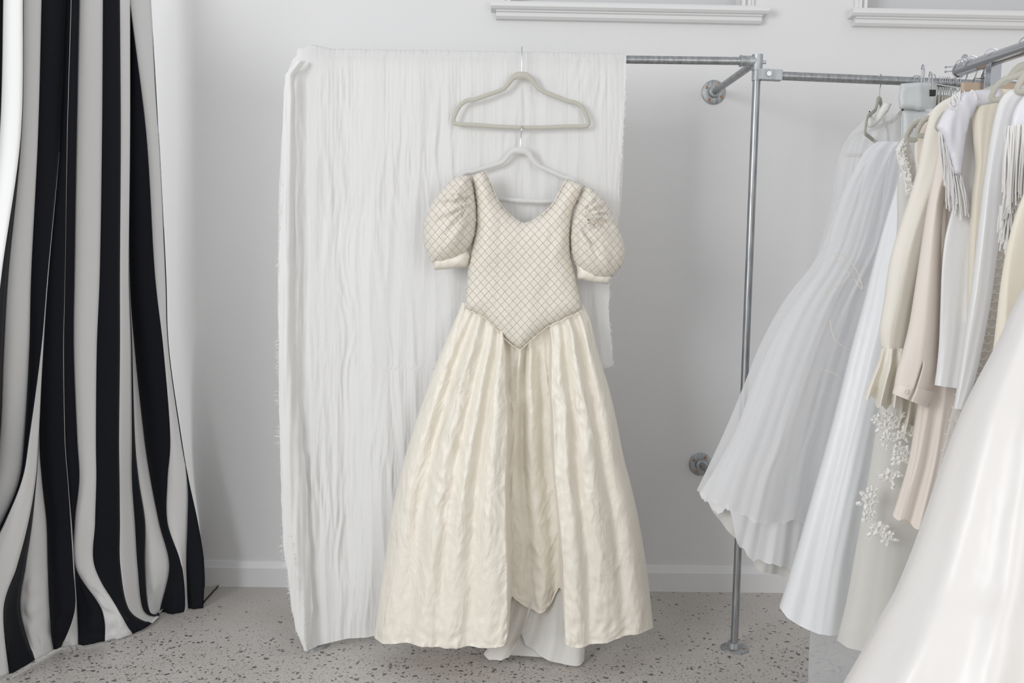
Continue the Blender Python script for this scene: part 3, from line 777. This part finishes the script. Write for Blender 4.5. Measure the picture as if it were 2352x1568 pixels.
# --- A2 ball gown
A2 = garment('tulle_ball_gown', 'white layered tulle ball gown with wide jagged hem and cream ribbons', 'dress', (1.0, 2.75, .25))
L = [(2015, 325), (1985, 350), (1958, 400), (1925, 470), (1890, 560), (1865, 640), (1820, 740), (1775, 830), (1725, 920), (1690, 1000), (1655, 1080), (1640, 1135)]
R = [(2110, 325), (2110, 350), (2110, 400), (2105, 470), (2090, 560), (2070, 640), (2050, 740), (2040, 830), (2020, 920), (2000, 1000), (1985, 1080), (1970, 1135)]
def jag(a, n, sd): return lambda u: a * ridged(u * n, 0.5, sd)
L2 = L[:-1] + [(1680, 1180)]
part('bodice', *loft([(2015, 325), (1985, 350), (1958, 400), (1935, 450), (1912, 520), (1895, 600)], [(2110, 325), (2112, 350), (2112, 400), (2105, 450), (2095, 520), (2080, 600)], 2.86, [.02, .035, .045], .04, fold=mkfold(5, .006, .016, 4)), 'tulle_dense', A2)
L = [(2013, 335), (1955, 402), (1920, 480), (1890, 560), (1862, 610), (1800, 690), (1745, 790), (1705, 890), (1665, 985), (1630, 1060), (1600, 1122)]
R = [(2112, 335), (2108, 402), (2095, 480), (2085, 560), (2070, 610), (2050, 690), (2030, 790), (2010, 890), (1995, 985), (1980, 1060), (1960, 1240)]
part('outer_layer', *loft(L, R, [2.86, 2.85, 2.84], [.02, .07, .11, .13], [.04, .05, .05], nu=150, nv=90, fold=mkfold(6, .010, .045, 6, .45), hem=lambda u: 10 * ridged(u * 9, .3, 4) + 20 * math.sin(u * 5)), 'tulle', A2)
L = [(1925, 500), (1895, 570), (1870, 620), (1815, 700), (1765, 800), (1722, 900), (1690, 990), (1650, 1070), (1600, 1125)]
L = [(2018, 335), (1962, 410), (1930, 500), (1900, 570), (1875, 625), (1812, 712), (1760, 810), (1722, 900), (1690, 985), (1650, 1060), (1606, 1130)]
R = [(2112, 335), (2106, 410), (2095, 500), (2085, 570), (2070, 625), (2050, 712), (2030, 810), (2010, 900), (1995, 985), (1985, 1060), (1970, 1400)]
part('middle_layer', *loft(L, R, [2.86, 2.85, 2.84], [.01, .055, .09, .10], [.03, .04, .04], nu=150, nv=90, fold=mkfold(7, .010, .04, 9, .45), hem=lambda u: lin([(0, 0), (.12, 14), (.2, -20), (.25, 45), (.35, 60), (.5, 25), (1, 0)], u) + 8 * ridged(u * 26, .3, 4)), 'tulle_dense', A2)
L = [(1935, 560), (1880, 700), (1820, 820), (1765, 940), (1710, 1060), (1660, 1170), (1632, 1165)]
L = [(1940, 560), (1890, 690), (1830, 810), (1775, 930), (1720, 1040), (1670, 1110), (1634, 1168)]
R = [(2080, 560), (2060, 700), (2040, 820), (2020, 940), (2010, 1060), (2000, 1230), (1990, 1440)]
part('satin_underskirt', *loft(L, R, [2.87, 2.86, 2.85], [.02, .04, .06], [.03, .03, .03], nu=110, nv=70, fold=mkfold(9, .006, .025, 12, .5), hem=lambda u: lin([(0, 0), (.1, 20), (.2, 22), (.3, 60), (.45, 30), (.6, 40), (1, 0)], u)), 'beige_slip', A2)
for rp in ([(1962, 640), (1980, 665), (1975, 640), (1962, 612), (1935, 585), (1915, 582), (1925, 600), (1945, 618), (1948, 635), (1925, 655), (1898, 668), (1893, 680), (1900, 692)],
           [(1906, 735), (1912, 765), (1922, 785), (1950, 802)], [(1888, 848), (1910, 855), (1930, 866)]):
    P = [at(*ci(rp, t / 40), 2.70) for t in range(41)]
    G().tube(P, .0013, 5).put('ribbon_tie', M['cord'], A2)
# --- B satin gown folded over clips
B_ = garment('satin_gown', 'cool white satin gown folded over a clip hanger with long plain skirt', 'dress', (1.15, 2.62, .12))
L = [(2072, 250), (2074, 330), (2066, 400), (2052, 450), (2030, 520), (2008, 600), (1985, 690), (1955, 800), (1925, 920), (1893, 1040), (1862, 1150), (1828, 1270), (1790, 1392)]
R = [(2200, 250), (2190, 330), (2160, 400), (2140, 450), (2120, 520), (2110, 600), (2100, 690), (2080, 800), (2060, 920), (2040, 1040), (2020, 1150), (2000, 1270), (1985, 1440)]
part('skirt', *loft(L, R, [2.72, 2.70, 2.66, 2.64], [.02, .04, .07, .09, .10], [.02, .03, .04, .05], nu=130, nv=100, fold=mkfold(2.6, .010, .03, 21, .2), hem=lambda u: lin([(0, 0), (.1, 22), (.25, 38), (.45, 42), (.8, 30), (1, 0)], u)), 'white_satin', B_)
def byf(x, y): return 2.66 + .46 * sstep(2112, 2164, x)
bf_ = [(2069, 192), (2110, 189), (2150, 192), (2200, 205), (2215, 230), (2200, 275), (2140, 262), (2100, 252), (2066, 250), (2063, 225)]
part('folded_band', *panel(bf_, 2.655, .010, .008, 6, lambda x, y: .004 * nz(x * .03, y * .03, 2), Yfn=byf), 'shaded_satin', B_)
bp_ = [(2071, 248), (2110, 252), (2150, 262), (2150, 420), (2100, 430), (2068, 395), (2072, 330)]
part('upper_panel', *panel(bp_, 2.675, .010, .02, 7, lambda x, y: .004 * nz(x * .05, y * .008, 3)), 'shaded_satin', B_)
# clip hanger that carries it
ch = garment('clip_hanger', 'metal trouser hanger with black rubber tipped clips gripping the shaded satin fold', 'hanger', (1.28, 2.64, 1.86))
def clip(px, py, Y, s=1.0):
    c = at(px, py, Y)
    g = G()
    for sx in (-.006, .006):
        g.tube([c + Vector((sx * s, 0, -.012)), c + Vector((sx * s * .8, -.002, .030)), c + Vector((0, -.004, .046)), c + Vector((0, .006, .050)), c + Vector((0, .012, .036))], .0022, 8)
    k = g.put('clip', M['wire'], ch)
    pd = G().obox(c + Vector((0, -.004, -.016)), (.0155 * s, 0, 0), (0, .006, 0), (0.0005, 0, .0095 * s)).put('clip_pad', M['black'], None, ORG[ch.name], smooth=False)
    bv = pd.modifiers.new('b', 'BEVEL'); bv.width = .002; bv.segments = 2
    pd.location = (0, 0, 0); pd.parent = k
clip(2136, 202, 2.80); clip(2119, 185, 2.86, .7)
G().tube([at(2118, 187, 2.86), at(2170, 197, 2.93), at(2212, 203, 2.98)], .0024, 8).put('clip_bar', M['wire'], ch)
G().tube([at(2140, 190, 2.88), at(2140, 176, 2.93), at(2141, 171, 2.98), at(2146, 170, 3.03), at(2150, 180, 3.05)], .0018, 6).put('hook', M['wire'], ch)

# --- C lace gown with beaded straps
C_ = garment('lace_gown', 'ivory net gown with floral lace appliques and beaded straps', 'dress', (1.1, 2.5, .1))
L = [(2066, 340), (2062, 420), (2060, 520), (2050, 640), (2040, 760), (2030, 860), (2018, 950), (2005, 1030), (1992, 1110), (1978, 1190), (1962, 1280), (1944, 1380), (1922, 1470)]
R = [(2110, 400), (2130, 460), (2140, 540), (2145, 640), (2150, 760), (2150, 860), (2150, 950), (2150, 1030), (2140, 1110), (2130, 1190), (2120, 1280), (2105, 1380), (2090, 1485)]
L[0] = (2080, 400)
part('slip', *loft([(x + 14, y) for x, y in L[:-1]] + [(1942, 1445)], R[:-1] + [(2090, 1460)], [2.53, 2.52, 2.50], [.02, .04, .05, .06], [.02, .03], nu=80, nv=90, fold=mkfold(3, .005, .022, 31, .3)), 'slip', C_)
part('net_overlay', *loft(L, R, [2.52, 2.51, 2.49], [.03, .05, .07, .085], [.02, .04], nu=110, nv=100, fold=mkfold(2.6, .006, .024, 33, .3, 1, .1), hem=lambda u: lin([(0, 0), (.15, 14), (.35, 20), (1, 5)], u)), 'lace', C_)
def blossom(px, py, Y, s, seed, parent=C_):
    g = G(); r = random.Random(seed); c0 = at(px, py, Y)
    petals = 5 + r.randrange(3)
    def disc(c, a, b, th):
        V = []; n = 12
        for k in range(n):
            t = 2 * PI * k / n; x = a * math.cos(t); z = b * math.sin(t)
            V.append(c + Vector((x * math.cos(th) - z * math.sin(th), -.003 * (1 + math.cos(3 * t)), x * math.sin(th) + z * math.cos(th))))
        V.append(c + Vector((0, -.006, 0))); g.add(V, [(k, (k + 1) % n, n) for k in range(n)])
    for k in range(petals):
        th = 2 * PI * k / petals + r.random(); disc(c0 + Vector((math.cos(th), 0, math.sin(th))) * s * .55, s * .5, s * .33, th)
    g.ball(c0 + Vector((0, -.007, 0)), s * .13, 6)
    for k in range(4):
        th = r.random() * 6.28; q = c0 + Vector((math.cos(th), 0, math.sin(th))) * s * r.uniform(.95, 1.35); disc(q, s * .42, s * .26, th)
    for k in range(6): g.ball(c0 + Vector((r.uniform(-1, 1) * s, -.006, r.uniform(-1, 1) * s)), .0014, 5)
    g.put('lace_flower', M['applique'], parent)
for k, (px, py, s) in enumerate([(2040, 975, .024), (2068, 1000, .018), (2030, 1010, .016), (2072, 1050, .022), (2046, 1090, .024), (2080, 1040, .015), (1996, 1150, .024), (1990, 1185, .018), (2022, 1215, .024), (2040, 1232, .018), (2052, 960, .02), (2020, 960, .016), (2085, 985, .02), (2060, 1030, .016), (2005, 1128, .014)]):
    blossom(px, py, 2.385, s, k)
def strap(pts, r, n=90, Y=2.46):
    g = G(); P = [at(*ci(pts, t / 30), Y) for t in range(31)]; g.tube(P, r, 8, flat=.5)
    rr = random.Random(5)
    for k in range(n):
        q = at(*ci(pts, rr.random()), Y); g.ball(q + Vector((rr.uniform(-1, 1) * r * 1.1, -r * .6 - .002, rr.uniform(-1, 1) * r)), rr.uniform(.0014, .0028), 5)
    g.put('beaded_strap', M['applique'], C_)
strap([(2118, 276), (2104, 283), (2090, 298), (2080, 320), (2072, 338), (2066, 352)], .008)
strap([(2066, 348), (2072, 372), (2080, 395), (2086, 420), (2088, 448)], [.014] * 31 if False else .011)
part('lace_edge', *panel([(2056, 345), (2072, 318), (2086, 320), (2094, 345), (2100, 370), (2104, 400), (2096, 430), (2088, 450), (2080, 420), (2072, 390), (2062, 362)], 2.485, .010, .012, 5, lambda x, y: .004 * nz(x * .2, y * .2, 4)), 'applique', C_)

# ================================================================ CHROME ROLLING RACK
def cr(Y): t = (2.45 - Y) / .25; return Vector((1.228 + .028 * t, Y, 1.868))
rack = empty('rolling_rack', (1.26, 2.2, 0), 'chrome tube garment rack running towards the camera at the right', 'clothes rack')
G().tube([cr(2.45), cr(.9)], .0175, 28).put('top_rail', M['chrome'], rack)
d = (cr(2.45) - cr(2.0)).normalized()
G().tube([cr(2.45), cr(2.45) + d * .004, cr(2.45) + d * .012], [.0195, .0195, .016], 28).put('end_cap', M['chrome'], rack)
g = G()
for s in (-1, 1): 
    p = cr(2.45) + d * .010 + Vector((-.010, 0, .006 * s + .006)); g.tube([p, p + Vector((-.018, .01, 0))], .0016, 6); g.ball(p + Vector((-.018, .01, 0)), .0032, 8)
g.put('pin', M['chrome'], rack)
pt = panel([(2222, 126), (2216, 124), (2210, 128), (2196, 165), (2204, 172), (2222, 172), (2228, 160)], 2.47, .0015, .003, 4)
part('end_plate', *pt, 'chrome', rack)
up = cr(2.31)
G().box((up.x - .013, up.y - .013, .02), (up.x + .013, up.y + .013, up.z - .012)).put('upright', M['chrome'], rack, smooth=False)
up2 = cr(.95)
G().box((up2.x - .013, up2.y - .013, .02), (up2.x + .013, up2.y + .013, up2.z - .012)).put('upright', M['chrome'], rack, smooth=False)
G().tube([(up.x, up.y, .035), (up2.x, up2.y, .035)], .014, 16).put('base_bar', M['chrome'], rack)
for yy, xx in ((up.y, up.x), (up2.y, up2.x)): G().tube([(xx - .2, yy, .035), (xx + .2, yy, .035)], .014, 16).put('foot_bar', M['chrome'], rack)

# wooden clip hanger at the back of the rack
wh = garment('wooden_hanger', 'pale wooden trouser hanger with a chrome clip above the blouses', 'hanger', (1.25, 2.40, 1.80))
a, b = at(2208, 200, 2.40), at(2420, 204, 2.40)
g = G(); mid = (a + b) / 2; hd = (b - a) / 2
g.obox(mid, hd, (0, .006, 0), (0, 0, .0125)); wbar = g.put('hanger_bar', M['wood'], wh, smooth=False)
bv = wbar.modifiers.new('b', 'BEVEL'); bv.width = .004; bv.segments = 3
c = at(2264, 186, 2.385)
g = G().obox(c + Vector((0, 0, -.004)), (.0085, 0, 0), (0, .009, 0), (0, 0, .022)).tube([c + Vector((-.008, 0, .016)), c + Vector((-.004, 0, .034)), c + Vector((.006, 0, .034)), c + Vector((.010, 0, .016))], .0028, 8)
g.put('clip', M['chrome'], wh, smooth=False)
G().tube([at(2240, 180, 2.39), at(2420, 183, 2.39)], .0022, 8).put('clip_bar', M['wire'], wh)
def hookring(Y, parent, name='hook', ang=0.0, R_=.0205, drop=.085):
    c = cr(Y); ax = Vector((1, 0, 0)); P = []
    for k in range(0, 13):
        th = -PI * .15 + PI * 1.12 * k / 12 + ang
        P.append(c + ax * math.cos(th) * R_ + Vector((0, 0, math.sin(th) * R_)))
    P = [c + Vector((0, 0, -drop)), c + Vector((0, 0, -.045)), c + Vector((.010, 0, -.030))] + P
    g = G().tube(P, .0017, 6); g.ball(P[-1], .003, 8); return g.put(name, M['wire'], parent)
hookring(2.40, wh)

# ================================================================ BLOUSES AND GOWNS on the rack (back to front)
def hang_on_rack(Y, label, drop=.0, rot=0.0, m='hanger', s=1.0):
    c = cr(Y); return make_hanger('clothes_hanger', (c.x, c.y, c.z + .004), rot, label, 'velvet hangers on the chrome rack', m, hr=.0195, s=s, lift=-drop)

hang_on_rack(2.44, 'beige hanger rounded shoulder beside the beaded strap of the lace gown', s=.64, drop=.05)
P_ = garment('blush_jacket', 'blush jacket whose shoulder shows left of the ivory blouse', 'jacket', (1.15, 2.46, .8))
part('body', *loft([(2150, 245), (2122, 272), (2104, 305), (2100, 350), (2106, 400), (2112, 460), (2110, 560)], [(2230, 245), (2220, 272), (2200, 305), (2180, 350), (2160, 400), (2150, 460), (2140, 560)], 2.445, .02, .015, fold=mkfold(3, .005, .01, 71)), 'blush', P_)

D_ = garment('ivory_blouse', 'ivory crepe blouse with long ruffle cuffed sleeve at the back of the rack', 'blouse', (1.15, 2.40, .75))
L = [(2200, 216), (2165, 232), (2140, 255), (2128, 290), (2116, 340), (2104, 400), (2086, 460), (2066, 520), (2048, 580), (2038, 630), (2030, 690), (2020, 750), (2021, 785), (2028, 812)]
R = [(2240, 216), (2240, 232), (2238, 255), (2230, 290), (2212, 340), (2190, 400), (2165, 460), (2145, 520), (2128, 580), (2115, 630), (2100, 690), (2088, 750), (2082, 785), (2078, 812)]
part('sleeve', *loft(L, R, 2.385, [.015, .035, .04, .04, .035], .02, nu=90, nv=90, fold=mkfold(1.8, .008, .014, 41, .2, 1, .1)), 'ivory', D_)
L = [(2024, 800), (2014, 835), (2003, 862), (1994, 882), (1986, 903)]
R = [(2080, 800), (2078, 835), (2074, 862), (2070, 890), (2064, 930)]
cf = part('ruffle_cuff', *loft(L, R, [2.38, 2.37], [.035, .04, .05], .03, nu=110, nv=40, fold=lambda u, v: (.006 + .03 * v) * math.sin(u * 15 + .8) + .006 * nz(u * 8, v * 3, 2), hem=lambda u: 18 * math.sin(u * PI) + 7 * math.sin(u * 22)), 'ivory', D_)
L = [(2066, 880), (2068, 920), (2064, 950), (2060, 972)]
R = [(2130, 880), (2122, 920), (2114, 960), (2104, 990)]
part('ruffle_cuff', *loft(L, R, [2.41, 2.41], [.02, .03, .035], .02, nu=90, nv=30, fold=lambda u, v: (.004 + .022 * v) * math.sin(u * 17 + .3), hem=lambda u: 16 * u + 6 * math.sin(u * 20)), 'ivory', D_)
part('body', *loft([(2215, 213), (2170, 236), (2142, 262), (2134, 330), (2140, 450), (2148, 600), (2150, 760)], [(2300, 213), (2420, 236), (2440, 262), (2440, 330), (2440, 450), (2430, 600), (2420, 760)], 2.40, [.015, .028, .03], .025, fold=mkfold(4, .004, .012, 44, .4)), 'ivory', D_)
hang_on_rack(2.40, 'beige hanger carrying the ivory ruffle sleeved blouse', s=.62, drop=.05)

E2 = garment('blush_dress', 'long blush silk dress hanging low behind the buttoned blush sleeve', 'dress', (1.2, 2.36, .45))
L = [(2215, 260), (2195, 400), (2175, 520), (2150, 650), (2130, 780), (2112, 900), (2100, 980), (2086, 1060), (2068, 1125), (2050, 1182)]
R = [(2290, 260), (2280, 400), (2260, 520), (2240, 650), (2220, 780), (2200, 900), (2188, 980), (2176, 1060), (2160, 1140), (2140, 1230)]
part('body', *loft(L, R, 2.345, [.02, .03, .035, .04], .02, nu=90, nv=80, fold=mkfold(4, .004, .022, 51, .6), hem=lambda u: 5 * math.sin(u * 14)), 'blush', E2)

E_ = garment('blush_blouse', 'blush silk blouse with buttoned slit cuff on the chrome rack', 'blouse', (1.17, 2.31, .75))
L = [(2215, 222), (2185, 245), (2168, 275), (2160, 320), (2148, 380), (2136, 440), (2124, 510), (2112, 590), (2100, 670), (2088, 745), (2072, 810), (2060, 850), (2053, 890)]
R = [(2260, 222), (2250, 245), (2235, 275), (2215, 320), (2195, 380), (2172, 440), (2164, 510), (2162, 590), (2161, 670), (2158, 745), (2154, 810), (2150, 860), (2136, 915)]
ef = mkfold(1.7, .006, .014, 55, .25, 1, .1)
def efold(u, v): return ef(u, v) - (.02 * math.exp(-((u - .60 - (v - .9) * -.6) / .02) ** 2) * sstep(.86, .9, v) if u < 5 else 0)
part('sleeve', *loft(L, R, 2.30, [.015, .035, .04, .045], .02, nu=110, nv=110, fold=efold), 'blush', E_)
Lq = [(2056, 882), (2052, 892), (2049, 903)]; Rq = [(2146, 900), (2139, 915), (2128, 936)]
cf = part('cuff', *loft(Lq, Rq, 2.298, [.047, .048, .047], .022, nu=80, nv=8, fold=lambda u, v: -.016 * math.exp(-((u - .52) / .03) ** 2) if u < 5 else 0), 'blush', E_)
bt = G().lathe(at(2081, 899, 2.252), (0, -1, 0), [(0, .0058), (.0018, .0060), (.0026, .0048), (.0018, .0035)], 16).put('button', M['pearl_bead'], None, ORG[E_.name]); bt.location = (0, 0, 0); bt.parent = cf
part('body', *loft([(2240, 222), (2205, 245), (2182, 275), (2172, 330), (2172, 450), (2170, 600), (2165, 800)], [(2320, 222), (2440, 245), (2460, 275), (2460, 330), (2450, 450), (2440, 600), (2430, 800)], 2.318, [.012, .022, .022], .02, fold=mkfold(4, .004, .010, 57, .4)), 'blush', E_)
hang_on_rack(2.318, 'beige hanger carrying the blush blouse with the buttoned cuff', s=.60, drop=.05)

G_ = garment('cream_blouse', 'yellow cream crepe blouse squeezed between two white satin garments', 'blouse', (1.2, 2.27, .9))
L = [(2290, 205), (2258, 216), (2240, 235), (2233, 270), (2235, 320), (2240, 380), (2232, 450), (2226, 540), (2222, 640), (2220, 740)]
R = [(2340, 205), (2325, 216), (2312, 235), (2300, 270), (2290, 320), (2280, 380), (2272, 450), (2262, 540), (2250, 640), (2240, 740)]
part('sleeve', *loft(L, R, 2.235, [.015, .03, .03, .03], .02, nu=80, nv=80, fold=mkfold(2.4, .012, .01, 61, .4, 1, .1)), 'cream', G_)
hang_on_rack(2.19, 'beige hanger with curved shoulder showing beside the cream blouse', rot=-.75, s=.72)

F_ = garment('fringed_satin_blouse', 'pearl white satin blouse with fringed shoulder flap and wide curved hem', 'blouse', (1.17, 2.25, .75))
L = [(2230, 240), (2212, 290), (2208, 340), (2209, 390), (2197, 440), (2184, 490), (2170, 550), (2163, 620), (2160, 700), (2157, 780), (2152, 840), (2146, 884)]
R = [(2380, 225), (2400, 290), (2400, 340), (2390, 390), (2380, 440), (2370, 490), (2360, 550), (2345, 620), (2330, 700), (2315, 780), (2305, 840), (2295, 890)]
part('body', *loft(L, R, 2.265, [.010, .02, .022, .025], .012, nu=150, nv=100, fold=mkfold(4, .006, .020, 66, .15, 1, .08), hem=lambda u: 6 * math.sin(u * PI)), 'pearl', F_)
part('shoulder_flap', *panel([(2300, 204), (2250, 206), (2215, 211), (2196, 220), (2178, 240), (2162, 268), (2151, 292), (2166, 316), (2178, 350), (2186, 385), (2190, 402), (2208, 404), (2212, 370), (2218, 320), (2226, 280), (2244, 246), (2300, 235)], 2.215, .014, .02, 6, lambda x, y: .008 * nz(x * .06, y * .01, 3)), 'lilac', F_)
def fringe(top_pts, lens, n, Y, parent, sway=.01, seed=1, r=.0015, slope=(-4, 0)):
    g = G(); rr = random.Random(seed)
    for k in range(n):
        t = rr.random(); x, y = ci(top_pts, t); ln = lin(lens, t) * rr.uniform(.8, 1.08); yy = Y + rr.uniform(-.012, .012)
        dx = rr.uniform(*slope); P = []
        ph = rr.random() * 6
        for q in range(8):
            f = q / 7; P.append(at(x + dx * f + 2.2 * math.sin(ph + f * 4), y + ln * f, yy))
        g.tube(P, r, 4)
    return tag(g.put('fringe', M['fringe'], parent), kind='stuff')
fringe([(2158, 300), (2170, 325), (2182, 365), (2192, 400), (2208, 402)], [(0, 95), (.3, 140), (.6, 110), (1, 90)], 70, 2.222, F_, slope=(2, 22))
fringe([(2175, 235), (2200, 212), (2235, 206)], [(0, 18), (1, 26)], 36, 2.205, F_, slope=(2, 14), seed=4)

J_ = garment('scallop_lace_dress', 'beige dress of scalloped lace seen in the gap between two satin sleeves', 'dress', (1.2, 2.14, .6))
L = [(2322, 380), (2300, 460), (2275, 560), (2255, 660), (2235, 760), (2210, 850), (2192, 920), (2172, 1000), (2150, 1090)]
R = [(2400, 380), (2380, 460), (2370, 560), (2350, 660), (2330, 760), (2310, 850), (2300, 920), (2290, 1000), (2270, 1090)]
part('body', *loft(L, R, 2.13, [.01, .02, .025], .01, nu=60, nv=60, fold=mkfold(3, .003, .01, 81)), 'scallop', J_)
def Jrow(t): return ci(L, t)
g = G(); 
for k in range(34):
    t = .14 + .80 * k / 33; x, y = ci(L, t)
    for q in range(3):
        cx, cy = x + 8 + q * 15 + (7 if k % 2 else 0), y
        P = [at(cx + 10 * math.cos(a_), cy + 8 * math.sin(a_), 2.105) for a_ in [PI * .0 + PI * s_ / 8 for s_ in range(9)]]
        g.tube(P, .0014, 5)
tag(g.put('scallop_trim', M['lace'], J_), kind='stuff')

H_ = garment('white_satin_jacket', 'white satin jacket with long straight sleeve ending in a square cuff', 'jacket', (1.18, 2.08, .75))
L = [(2352, 196), (2318, 208), (2298, 228), (2286, 262), (2276, 310), (2266, 370), (2256, 440), (2248, 510), (2239, 590), (2228, 680), (2215, 770), (2202, 860), (2190, 938)]
R = [(2400, 196), (2380, 208), (2362, 228), (2346, 262), (2336, 310), (2322, 370), (2312, 440), (2302, 510), (2290, 590), (2278, 680), (2262, 770), (2240, 870), (2215, 940)]
part('sleeve', *loft(L, R, 2.07, [.015, .035, .035, .035], .02, nu=90, nv=90, fold=mkfold(1.8, .008, .010, 91, .25, 1, .1)), 'pearl', H_)
hang_on_rack(2.075, 'beige hanger carrying the white satin jacket with long straight sleeve', rot=-.6, s=.62)

I_ = garment('fringed_dress', 'white dress with long layered silk fringe at the right edge', 'dress', (1.25, 1.98, .9))
L = [(2405, 196), (2368, 208), (2345, 228), (2328, 258), (2320, 300), (2316, 350), (2314, 420)]
R = [(2500, 196), (2500, 208), (2500, 228), (2495, 258), (2490, 300), (2480, 350), (2470, 420)]
part('body', *loft(L, R, 1.985, [.02, .03, .03], .02, fold=mkfold(4, .006, .010, 95)), 'lilac', I_)
fringe([(2312, 290), (2325, 288), (2345, 285), (2380, 282)], [(0, 130), (.3, 190), (1, 190)], 110, 1.935, I_, slope=(-14, -2), seed=8)
fringe([(2318, 400), (2340, 400), (2380, 400)], [(0, 100), (.4, 150), (1, 160)], 90, 1.95, I_, slope=(-24, -6), seed=9)
fringe([(2298, 470), (2312, 480), (2330, 490)], [(0, 60), (1, 130)], 50, 1.955, I_, slope=(-12, 4), seed=10)
hang_on_rack(1.985, 'beige hanger carrying the fringed dress at the right edge', rot=-.5, s=.62)

K_ = garment('cream_gown', 'narrow strip of a pale cream gown beside the foreground satin skirt', 'dress', (1.3, 1.88, .6))
L = [(2480, 250), (2410, 330), (2362, 420), (2330, 500), (2310, 580), (2297, 660), (2288, 740), (2278, 820), (2262, 900)]
R = [(2560, 250), (2540, 330), (2520, 420), (2510, 500), (2500, 580), (2490, 660), (2480, 740), (2470, 820), (2460, 900)]
part('body', *loft(L, R, 1.87, [.02, .03, .035, .04], .02, nu=90, nv=70, fold=mkfold(3.5, .008, .018, 99, .4, 1, .1)), 'cream', K_)

O_ = garment('organza_gown', 'sheer grey white organza panel hanging lowest under the gowns', 'dress', (1.0, 2.45, 0))
L = [(1890, 1300), (1876, 1360), (1864, 1430), (1858, 1500), (1856, 1560), (1854, 1600)]
R = [(2050, 1300), (2050, 1360), (2050, 1430), (2050, 1500), (2050, 1560), (2050, 1600)]
V, Fc = loft(L, R, 2.71, [.01, .015], .005, nu=60, nv=40, fold=mkfold(3, .002, .008, 103))
part('panel', [Vector((p.x, p.y, max(p.z, .004))) for p in V], Fc, 'organza', O_)

S_ = garment('satin_ball_gown', 'full warm white satin ball gown nearest the camera at lower right', 'dress', (1.1, 1.7, .3))
L = [(2500, 330), (2470, 430), (2425, 540), (2356, 652), (2320, 720), (2288, 790), (2240, 880), (2202, 960), (2165, 1060), (2130, 1165), (2095, 1265), (2058, 1355), (2022, 1420), (1985, 1492), (1935, 1580), (1890, 1670)]
R = [(2620, 330), (2650, 430), (2680, 540), (2730, 652), (2760, 720), (2790, 790), (2830, 880), (2860, 960), (2890, 1060), (2910, 1165), (2930, 1265), (2950, 1355), (2960, 1420), (2970, 1492), (2980, 1580), (2990, 1670)]
bfl = mkfold(3.2, .010, .045, 111, .2, 1.0, .12)
def sf(u, v):
    d = bfl(u, v)
    if u < 5:
        for c0, c1, a_ in ((.10, .18, .020), (.22, .36, .028), (.34, .52, .022)):
            c = c0 + (c1 - c0) * v; d += a_ * v * math.exp(-((u - c) / .045) ** 2)
    return d
part('skirt', *loft(L, R, [1.72, 1.70, 1.68, 1.66], [.05, .12, .20, .26, .30], [.04, .08, .10], nu=200, nv=130, nb=30, fold=sf), 'big_satin', S_)
